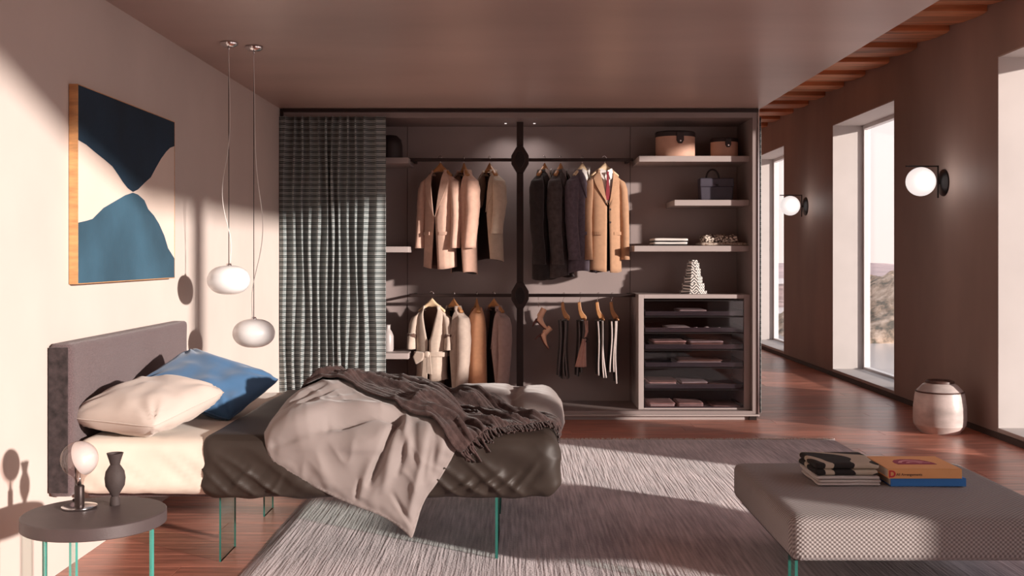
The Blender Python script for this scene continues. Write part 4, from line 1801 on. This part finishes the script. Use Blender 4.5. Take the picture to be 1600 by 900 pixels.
# bulb lamp
lx, ly = -1.60, 3.86
lm = thing('bulb_lamp', 'small lamp with an oversized half-frosted bulb on a steel disc base', 'lamp', (lx, ly, NZ))
lathe('base', [(0, .0), (.058, .0), (.062, .003), (.062, .007), (.05, .010), (.03, .011), (0, .011)], M['chrome'], (lx, ly, NZ + .0005), lm, 48)
lathe('socket', [(0, .01), (.0165, .01), (.0175, .014), (.0175, .078), (.015, .082), (0, .082)], M['bronze'], (lx, ly, NZ), lm, 28)
tube('switch', [(lx - .022, ly, NZ + .025), (lx - .018, ly, NZ + .03)], .006, M['dark_metal'], lm)
pr, pr2 = [], []
R_ = .066
for k in range(15):
    an = -pi / 2 + .45 + (pi - .45) * k / 14
    pr.append((max(0, R_ * cos(an)), .178 + R_ * sin(an)))
neck = [(.014, .084), (.015, .095), (.019, .108)]
bo = lathe('bulb', neck + pr, M['bulb_glass'], (lx, ly, NZ), lm, 40)
# frosted white half inside the bulb, facing the bed
vs, fs = [], []
nn_ = 18
ax = Vector((.95, -.12, .35)).normalized()
e1 = ax.cross(Vector((0, 0, 1))).normalized()
e2 = ax.cross(e1)
for j in range(nn_ + 1):
    th_ = radians(80) * j / nn_
    for k in range(36):
        ph = 2 * pi * k / 36
        q = (ax * cos(th_) + (e1 * cos(ph) + e2 * sin(ph)) * sin(th_)) * (R_ * .975)
        vs.append((lx + q.x, ly + q.y, NZ + .178 + q.z))
for j in range(nn_):
    for k in range(36):
        k2 = (k + 1) % 36
        fs.append((j * 36 + k, j * 36 + k2, (j + 1) * 36 + k2, (j + 1) * 36 + k))
mesh('frosted_half', vs, fs, M['opal'], lm, smooth=True)
tube('filament_stem', [(lx, ly, NZ + .082), (lx, ly, NZ + .125)], [.008, .003], M['chrome'], lm)

vx, vy = -1.485, 3.90
tag(lathe('vase', [(0, .0), (.018, .0), (.019, .004), (.017, .026), (.013, .034), (.018, .044), (.034, .072), (.037, .10), (.033, .125), (.020, .146), (.017, .150),
                   (.021, .165), (.029, .190), (.030, .192), (.026, .192), (.016, .155), (0, .15)], M['clay'], (vx, vy, NZ + .0005), seg=40, ang=50),
    'small dark clay vase with a flared neck beside the bulb lamp', 'vase')

# ================================================================== PAINTING
M['navy'] = mat('navy', (.006, .028, .055), .8, .25, 3, (1, 1, 1), bump=.1, bscale=90)
M['steel_blue'] = mat('steel_blue', (.036, .095, .145), .8, .25, 2.5, bump=.1, bscale=90)
M['canvas'] = mat('canvas', (.74, .62, .54), .85, .03, 3, bump=.1, bscale=90)
PYa, PYb, PZa, PZb = 4.66, 5.98, 1.245, 2.13
pt = thing('painting', 'large abstract painting in navy, blue and beige in a thin wooden frame', 'painting', (XL, (PYa + PYb) / 2, (PZa + PZb) / 2))
xf = XL + .042
boxes('frame', [(XL + .002, xf, PYa, PYa + .004, PZa, PZb), (XL + .002, xf, PYb - .004, PYb, PZa, PZb),
                (XL + .002, xf, PYa + .004, PYb - .004, PZa, PZa + .004), (XL + .002, xf, PYa + .004, PYb - .004, PZb - .004, PZb)], M['wood_light'], pt, .001)


def py2Y(px):
    return 1.938 * F / (808 - px)


def p2(px, yy):
    Y = py2Y(px)
    return (Y, CAMZ - (yy - 400) * Y / F)


up = [(124, 219), (135, 226), (148, 237), (163, 249), (176, 260), (185, 273), (192, 284), (200, 294), (208, 300)]
upr = [(208, 300), (216, 296), (226, 286), (236, 277), (244, 262), (252, 248), (260, 237), (266, 231), (272, 228)]
lo = [(124, 348), (135, 345), (145, 342), (153, 334), (162, 325), (172, 319), (184, 312), (196, 305), (208, 301)]
lor = [(208, 301), (216, 304), (226, 313), (232, 327), (241, 337), (249, 350), (257, 368), (263, 388), (268, 396), (272, 404)]
yA, yB, zA, zB = PYa + .0035, PYb - .0035, PZa + .0035, PZb - .0035
top_p = [p2(*q) for q in up + upr[1:]]
bot_p = [p2(*q) for q in lo + lor[1:]]
top_p[0] = (yA, top_p[0][1])
top_p[-1] = (yB, top_p[-1][1])
bot_p[0] = (yA, bot_p[0][1])
bot_p[-1] = (yB, bot_p[-1][1])
xc = xf - .002
box('canvas', XL + .004, xc, yA, yB, zA, zB, M['canvas'], pt)


def area(name, poly, m):
    n = len(poly)
    vs = [(xc + .0012, a, b) for a, b in poly]
    o = mesh(name, vs, [tuple(range(n))], m, pt)
    if o.data.polygons[0].normal.x < 0:
        o.data.flip_normals()
    # tessellate the concave n-gon cleanly
    b = bmesh.new()
    b.from_mesh(o.data)
    bmesh.ops.triangulate(b, faces=b.faces)
    b.to_mesh(o.data)
    b.free()
    return o


area('navy_shape', [(yA, zB), (yB, zB)] + top_p[::-1], M['navy'])
area('blue_shape', [(yB, zA), (yA, zA)] + bot_p, M['steel_blue'])

# ================================================================== PENDANTS
for (X, Y, z, sw, lb) in ((-1.66, 6.08, 1.232, -1, 'white oval glass pendant lamp, the higher and left one of two'),
                          (-1.546, 6.20, .917, 1, 'white oval glass pendant lamp, the lower and right one of two')):
    t = thing('pendant_lamp', lb, 'lamp', (X, Y, ZS), 'pendant lamps over the bed')
    cp = lathe('canopy', [(0, -.001), (.05, -.001), (.052, -.006), (.05, -.014), (.035, -.024), (0, -.026)], M['chrome'], (X, Y, ZS), t, 36)
    tube('collar', [(X, Y, ZS - .026), (X, Y, ZS - .045)], .006, M['chrome'], cp)
    tube('steel_cable', [(X, Y, ZS - .04), (X, Y, z + .08)], .0022, M['dark_metal'], t, 6)
    L_ = ZS - z
    pts = []
    for k in range(41):
        s = k / 40
        env = exp(-((s - .66) / .17) ** 2)
        pts.append((X + sw * (.045 * env - .018 * exp(-((s - .9) / .1) ** 2)) + .01 * sin(pi * s), Y - .005, ZS - .03 - (L_ - .11) * s))
    tube('power_cord', pts, .0022, M['white'], t, 6)
    pr = [(0, .072), (.012, .072)]
    for k in range(1, 24):
        an = pi / 2 - pi * k / 24
        pr.append((.122 * abs(cos(an)) ** .8, .084 * sin(an)))
    pr.append((0, -.082))
    lathe('shade', pr, M['opal'], (X, Y, z), t, 56)
    lathe('cap', [(0, .096), (.012, .095), (.016, .085), (.016, .07), (0, .07)], M['chrome'], (X, Y, z), t, 20)

# ================================================================== WALL LAMPS
for (Y, z, lb) in ((8.93, 2.0, 'lit globe wall lamp on a dark angled bracket, nearer of two'), (13.2, 2.0, 'lit globe wall lamp on a dark angled bracket, farther of two')):
    t = thing('wall_lamp', lb, 'lamp', (XR, Y, z), 'globe wall lamps between the windows')
    pl = lathe('wall_plate', [(0, -.04), (.03, -.04), (.085, -.026), (.112, -.012), (.115, -.001), (0, -.001)], M['dark_metal'], (XR, Y, z - .01), t, 40, axis='x')
    gx = XR - .20
    box('arm', XR - .33, XR - .05, Y - .015, Y - .009, z + .122, z + .134, M['dark_metal'], t)
    box('upright', XR - .062, XR - .05, Y - .015, Y - .009, z - .14, z + .134, M['dark_metal'], t)
    tube('stub', [(XR - .055, Y, z - .01), (XR - .03, Y, z - .01)], .012, M['dark_metal'], t)
    lathe('globe', [(0, .122)] + [(.122 * cos(pi / 2 - pi * k / 28), .122 * sin(pi / 2 - pi * k / 28)) for k in range(1, 28)] + [(0, -.122)],
          M['glow'], (gx, Y - .13 + .12, z - .002), t, 48)
    ld = bpy.data.lights.new('lamp_light', 'POINT')
    ld.energy = 1.1
    ld.color = (1, .9, .85)
    ld.shadow_soft_size = .13
    lo_ = bpy.data.objects.new('lamp_light', ld)
    COL.objects.link(lo_)
    lo_.parent = t
    lo_.location = (gx - XR, -.17, .0)

# ================================================================== FLOOR VASE
M['glaze'] = mat('glaze', (.66, .57, .54), .35, .28, 3.5, (1, 1, 2.2), bump=.12, bscale=14, coat=.2)
M['glaze_dark'] = mat('glaze_dark', (.10, .05, .04), .5, .2, 20)
VX, VY = 3.29, 8.22
t = thing('floor_vase', 'large pale glazed stoneware jar standing on the floor by the right wall', 'vase', (VX, VY, 0))
lathe('body', [(0, .0), (.15, .0), (.155, .01), (.172, .03), (.192, .06), (.197, .10), (.196, .20), (.185, .285), (.178, .315), (.172, .322),
               (.13, .368), (.105, .382), (.085, .39), (.085, .385), (.07, .36), (0, .3)], M['glaze'], (VX, VY, .0005), t, 64, ang=25)
lathe('rim', [(.098, .378), (.108, .384), (.106, .398), (.094, .404), (.084, .398), (.084, .38)], M['glaze_dark'], (VX, VY, 0), t, 64)
lathe('shoulder_line', [(.179, .312), (.1815, .316), (.179, .322), (.172, .324)], M['glaze_dark'], (VX, VY, 0), t, 64)

# ================================================================== RUG
m, tt, p, L = base_mat('rug')
p.inputs['Roughness'].default_value = .95
p.inputs['Sheen Weight'].default_value = .4
p.inputs['Specular IOR Level'].default_value = .1
tcn = tt.nodes.new('ShaderNodeTexCoord')


def nz_(scale, st, det=4):
    mp = tt.nodes.new('ShaderNodeMapping')
    mp.inputs['Scale'].default_value = st
    L.new(tcn.outputs['Object'], mp.inputs[0])
    n_ = tt.nodes.new('ShaderNodeTexNoise')
    n_.inputs['Scale'].default_value = scale
    n_.inputs['Detail'].default_value = det
    L.new(mp.outputs[0], n_.inputs[0])
    return n_.outputs['Fac']


big = nz_(2.2, (1, .7, 1), 6)
fine = nz_(14, (5, .25, 1), 3)
add = mth('ADD', mth('MULTIPLY', big, .5), mth('MULTIPLY', fine, .5))
cr = tt.nodes.new('ShaderNodeValToRGB')
cr.color_ramp.elements[0].position = .38
cr.color_ramp.elements[0].color = (.265, .19, .21, 1)
cr.color_ramp.elements[1].position = .62
cr.color_ramp.elements[1].color = (.66, .53, .55, 1)
L.new(add, cr.inputs[0])
L.new(cr.outputs[0], p.inputs[0])
bp = tt.nodes.new('ShaderNodeBump')
bp.inputs['Strength'].default_value = .6
bp.inputs['Distance'].default_value = .010
hh = mth('ADD', nz_(16, (5, .16, 1), 2), mth('MULTIPLY', nz_(90, (1, 1, 1), 2), .5))
L.new(hh, bp.inputs['Height'])
L.new(bp.outputs[0], p.inputs['Normal'])
M['rug'] = m
rg = thing('rug', 'mauve grey woven rug with fine ridges under the bed and bench', 'rug', (.58, 6.0, 0))
RX0, RX1, RY0, RY1 = -1.186, 2.36, 2.6, 7.86


def rugf(u, v):
    X, Y = RX0 + (RX1 - RX0) * u, RY0 + (RY1 - RY0) * v
    e_ = min(1, min(u, 1 - u, v, 1 - v) * 60)
    wob = .008 * noise.noise(Vector((X * 2, Y * 2, 0)))
    return (X + (wob if u in (0, 1) else 0), Y + (wob if v in (0, 1) else 0), .003 + (RZ - .003) * e_ + .0014 * noise.noise(Vector((X * 30, Y * 3, 0))) * e_)


gridsurf('pile', rugf, 260, 120, m, rg)
r = random.Random(3)
lines = []
for k in range(420):
    X = RX0 + (RX1 - RX0) * k / 419
    dxx = r.uniform(-.02, .02)
    ln = .05 * r.uniform(.6, 1.2)
    lines.append([(X, RY1 - .012, .006), (X + dxx * .5, RY1 + ln * .5, .007), (X + dxx, RY1 + ln, .004)])
fo = tubes('fringe', lines, .0028, M['cloth_light'], rg, 4)
fo['kind'] = 'stuff'

# ================================================================== BENCH
m, tt, p, L = base_mat('woven')
p.inputs['Roughness'].default_value = .9
p.inputs['Sheen Weight'].default_value = .15
tcn = tt.nodes.new('ShaderNodeTexCoord')
s = tt.nodes.new('ShaderNodeSeparateXYZ')
L.new(tcn.outputs['Object'], s.inputs[0])
PER = .0185
aa = s.outputs['X']
bb = mth('ADD', mth('MULTIPLY', s.outputs['Z'], 1.1), s.outputs['Y'])
w1 = mth('MULTIPLY', mth('SINE', mth('MULTIPLY', aa, 2 * pi / PER)), mth('SINE', mth('MULTIPLY', bb, 2 * pi / PER)))
mr = tt.nodes.new('ShaderNodeMapRange')
mr.inputs[1].default_value = -.5
mr.inputs[2].default_value = .5
L.new(w1, mr.inputs[0])
mx = tt.nodes.new('ShaderNodeMix')
mx.data_type = 'RGBA'
mx.inputs['A'].default_value = (.19, .162, .156, 1)
mx.inputs['B'].default_value = (.42, .375, .36, 1)
L.new(mr.outputs[0], mx.inputs['Factor'])
L.new(mx.outputs['Result'], p.inputs[0])
bp = tt.nodes.new('ShaderNodeBump')
bp.inputs['Strength'].default_value = .5
bp.inputs['Distance'].default_value = .004
L.new(w1, bp.inputs['Height'])
L.new(bp.outputs[0], p.inputs['Normal'])
M['woven'] = m
OX0, OX1, OY0, OY1, OZ0, OZ1 = 1.035, 2.12, 3.985, 5.08, .21, .385
ot = thing('bench', 'low square upholstered bench in grey woven fabric on glass legs', 'bench', (1.58, 4.53, 0))


def ottd(q, n):
    # soft crown on top, sides swelling outwards
    o = Vector()
    if n.z > .8:
        o.z = .010 * (1 - ((q.x - 1.58) / .55) ** 2) * (1 - ((q.y - 4.53) / .55) ** 2) - .004
    return o


rounded_block('cushion', OX0, OX1, OY0, OY1, OZ0, OZ1, .042, m, ot, (50, 50, 14), ottd)
box('base_board', OX0 + .03, OX1 - .03, OY0 + .08, OY1 - .08, OZ0 - .012, OZ0 + .03, M['bronze'], ot)
glass_leg(ot, OX0 + .045, OY0 + .10, OY0 + .20, OZ0 - .010, rugz=RZ + .001)
glass_leg(ot, OX1 - .05, OY0 + .10, OY0 + .24, OZ0 - .010, rugz=RZ + .001)
glass_leg(ot, OX0 + .26, OY1 - .32, OY1 - .12, OZ0 - .010, rugz=RZ + .001)
glass_leg(ot, OX1 - .26, OY1 - .32, OY1 - .12, OZ0 - .010, rugz=RZ + .001)

# ---- books -----------------------------------------------------------------
OT = OZ1 + .0075
M['orange'] = mat('orange', (.95, .47, .19), .6, .02, 9)
M['book_blue'] = mat('book_blue', (.04, .22, .62), .6, .02, 9)
M['pages'] = mat('pages', (.78, .70, .62), .9, .06, 60)
M['maroon'] = mat('maroon', (.38, .03, .085), .6)
M['pink_ink'] = mat('pink_ink', (.80, .36, .40), .6)
M['red_ink'] = mat('red_ink', (.72, .05, .05), .6)
M['dark_ink'] = mat('dark_ink', (.12, .04, .03), .6)


def book(label, x0, x1, y0, y1, z, h, m_):
    t = thing('book', label, 'book', ((x0 + x1) / 2, (y0 + y1) / 2, z), 'books on the bench')
    box('page_block', x0 + .004, x1 - .004, y0 + .006, y1 - .005, z + .003, z + h - .003, M['pages'], t)
    # spine faces the viewer
    box('cover', x0, x1, y0, y1, z + h - .003, z + h, m_, t, .0008)
    box('cover', x0, x1, y0, y1, z, z + .003, m_, t, .0008)
    box('spine', x0, x1, y0 - .001, y0 + .005, z, z + h, m_, t, .0008)
    return t


bz = OT
book('bright blue hardback lying under the orange book on the bench', 1.585, 1.905, 4.48, 4.76, bz, .034, M['book_blue'])
bz2 = bz + .0345
ob = book('thick orange art book with a maroon emblem on its cover', 1.572, 1.885, 4.475, 4.765, bz2, .040, M['orange'])
zt_ = bz2 + .0402


def flat(name, polys, m_, parent, z=None, y=None, t=.0006):
    vs, fs = [], []
    for poly in polys:
        n0 = len(vs)
        n = len(poly)
        if z is not None:
            vs += [(a, b, z) for a, b in poly] + [(a, b, z + t) for a, b in poly]
        else:
            vs += [(a, y, b) for a, b in poly] + [(a, y - t, b) for a, b in poly]
        fs += [tuple(n0 + i for i in range(n)), tuple(n0 + n + i for i in range(n))[::-1]]
        fs += [(n0 + i, n0 + (i + 1) % n, n0 + n + (i + 1) % n, n0 + n + i) for i in range(n)]
    return fix_normals(mesh(name, vs, fs, m_, parent))


# emblem: a maroon half-rounded patch with a pink looping line
ecx, ecy = 1.735, 4.625
em = [(-.085, -.05), (.085, -.05), (.082, -.02), (.068, .02), (.045, .05), (.01, .062), (-.035, .062), (-.07, .045), (-.088, .01), (-.09, -.025)]
flat('emblem', [[(ecx + a, ecy + b) for a, b in em]], M['maroon'], ob, z=zt_)


def arc(cx_, cy_, r0, r1, a0, a1, n=18, sy=1.0):
    o_ = [(cx_ + r1 * cos(a0 + (a1 - a0) * k / n), cy_ + sy * r1 * sin(a0 + (a1 - a0) * k / n)) for k in range(n + 1)]
    i_ = [(cx_ + r0 * cos(a0 + (a1 - a0) * k / n), cy_ + sy * r0 * sin(a0 + (a1 - a0) * k / n)) for k in range(n, -1, -1)]
    return o_ + i_


flat('emblem_line', [arc(ecx - .01, ecy - .028, 0.047, .062, .35, 2.95, sy=1.1), arc(ecx - .005, ecy - .028, .022, .035, .1, 2.9, sy=1.0),
                     [(ecx + .04, ecy - .012), (ecx + .068, ecy - .018), (ecx + .066, ecy - .008), (ecx + .042, ecy - .002)]], M['pink_ink'], ob, z=zt_ + .0006)
# spine: red initial D and small lettering


def text_mesh(name, s_, size, loc, rot, m_, parent, extr=.0004, bold=0.0):
    c = bpy.data.curves.new(name, 'FONT')
    c.body = s_
    c.size = size
    c.extrude = extr
    c.offset = bold
    c.resolution_u = 3
    o = bpy.data.objects.new(name, c)
    COL.objects.link(o)
    dg = bpy.context.evaluated_depsgraph_get()
    me = bpy.data.meshes.new_from_object(o.evaluated_get(dg))
    bpy.data.objects.remove(o)
    me.materials.clear()
    me.materials.append(m_)
    o = bpy.data.objects.new(name, me)
    COL.objects.link(o)
    o.parent = parent
    o.location = Vector(loc) - ABS[parent.name]
    o.rotation_euler = rot
    return o


ys = 4.475 - .0016
text_mesh('lettering', 'D', .040, (1.574, ys, bz2 + .006), (pi / 2, 0, 0), M['red_ink'], ob, bold=.0015)
text_mesh('lettering', 'All Arrangements', .0155, (1.606, ys, bz2 + .012), (pi / 2, 0, 0), M['dark_ink'], ob)

# ---- folded patterned textiles ---------------------------------------------
def pattern_mat(name):
    m, tt2, p2_, L2 = base_mat(name)
    tc2 = tt2.nodes.new('ShaderNodeTexCoord')
    mp = tt2.nodes.new('ShaderNodeMapping')
    mp.inputs['Scale'].default_value = (1, 1.0, 1.6)
    L2.new(tc2.outputs['Object'], mp.inputs[0])
    w = tt2.nodes.new('ShaderNodeTexWave')
    w.inputs['Scale'].default_value = 2.6
    w.inputs['Distortion'].default_value = 9
    w.inputs['Detail'].default_value = 0
    w.inputs['Detail Scale'].default_value = 1.6
    w.bands_direction = 'DIAGONAL'
    L2.new(mp.outputs[0], w.inputs[0])
    c_ = tt2.nodes.new('ShaderNodeValToRGB')
    c_.color_ramp.interpolation = 'CONSTANT'
    c_.color_ramp.elements[0].color = (.022, .018, .018, 1)
    c_.color_ramp.elements[1].position = .77
    c_.color_ramp.elements[1].color = (.56, .48, .38, 1)
    L2.new(w.outputs['Color'], c_.inputs[0])
    L2.new(c_.outputs[0], p2_.inputs[0])
    p2_.inputs['Roughness'].default_value = .9
    return m


pm = pattern_mat('bold_pattern')
whb = mat('cotton_pale', (.66, .60, .57), .9, .04, 30, bump=.1, bscale=200)


def folded_cloth(name, label, x0, x1, y0, y1, z, h, m_, folds, seed):
    """cloth folded in a rounded loop at its left edge: profile swept along Y"""
    t = thing(name, label, 'cloth', ((x0 + x1) / 2, (y0 + y1) / 2, z), 'folded textiles on the bench')
    lay = h / folds
    for k in range(folds):
        za, zb = z + k * lay, z + (k + 1) * lay - .0006

        def dp(q, n, k=k):
            e_ = .004 * noise.noise(Vector((q.x * 12 + seed, q.y * 12, k * 3)))
            return Vector((e_ if abs(n.x) > .3 else 0, e_ if abs(n.y) > .3 else 0, e_ * .8 if n.z > .5 and q.z > z + .006 else 0))
        rounded_block('folded_layer', x0 + .003 * (k % 2), x1 - .004 * ((k + 1) % 2), y0 + .003 * (k % 2), y1, za, zb, lay * .47, m_, t, (24, 20, 6), dp)
    return t


z_ = OT
folded_cloth('folded_cloth', 'pale folded cloth at the bottom of the textile pile', 1.282, 1.55, 4.49, 4.77, z_, .024, whb, 2, 1)
folded_cloth('folded_cloth', 'grey-white folded cloth in the middle of the textile pile', 1.275, 1.55, 4.495, 4.775, z_ + .025, .016, whb, 1, 2)
folded_cloth('folded_cloth', 'black and cream boldly patterned textile folded on top of the pile', 1.27, 1.545, 4.495, 4.78, z_ + .042, .052, pm, 2, 3)
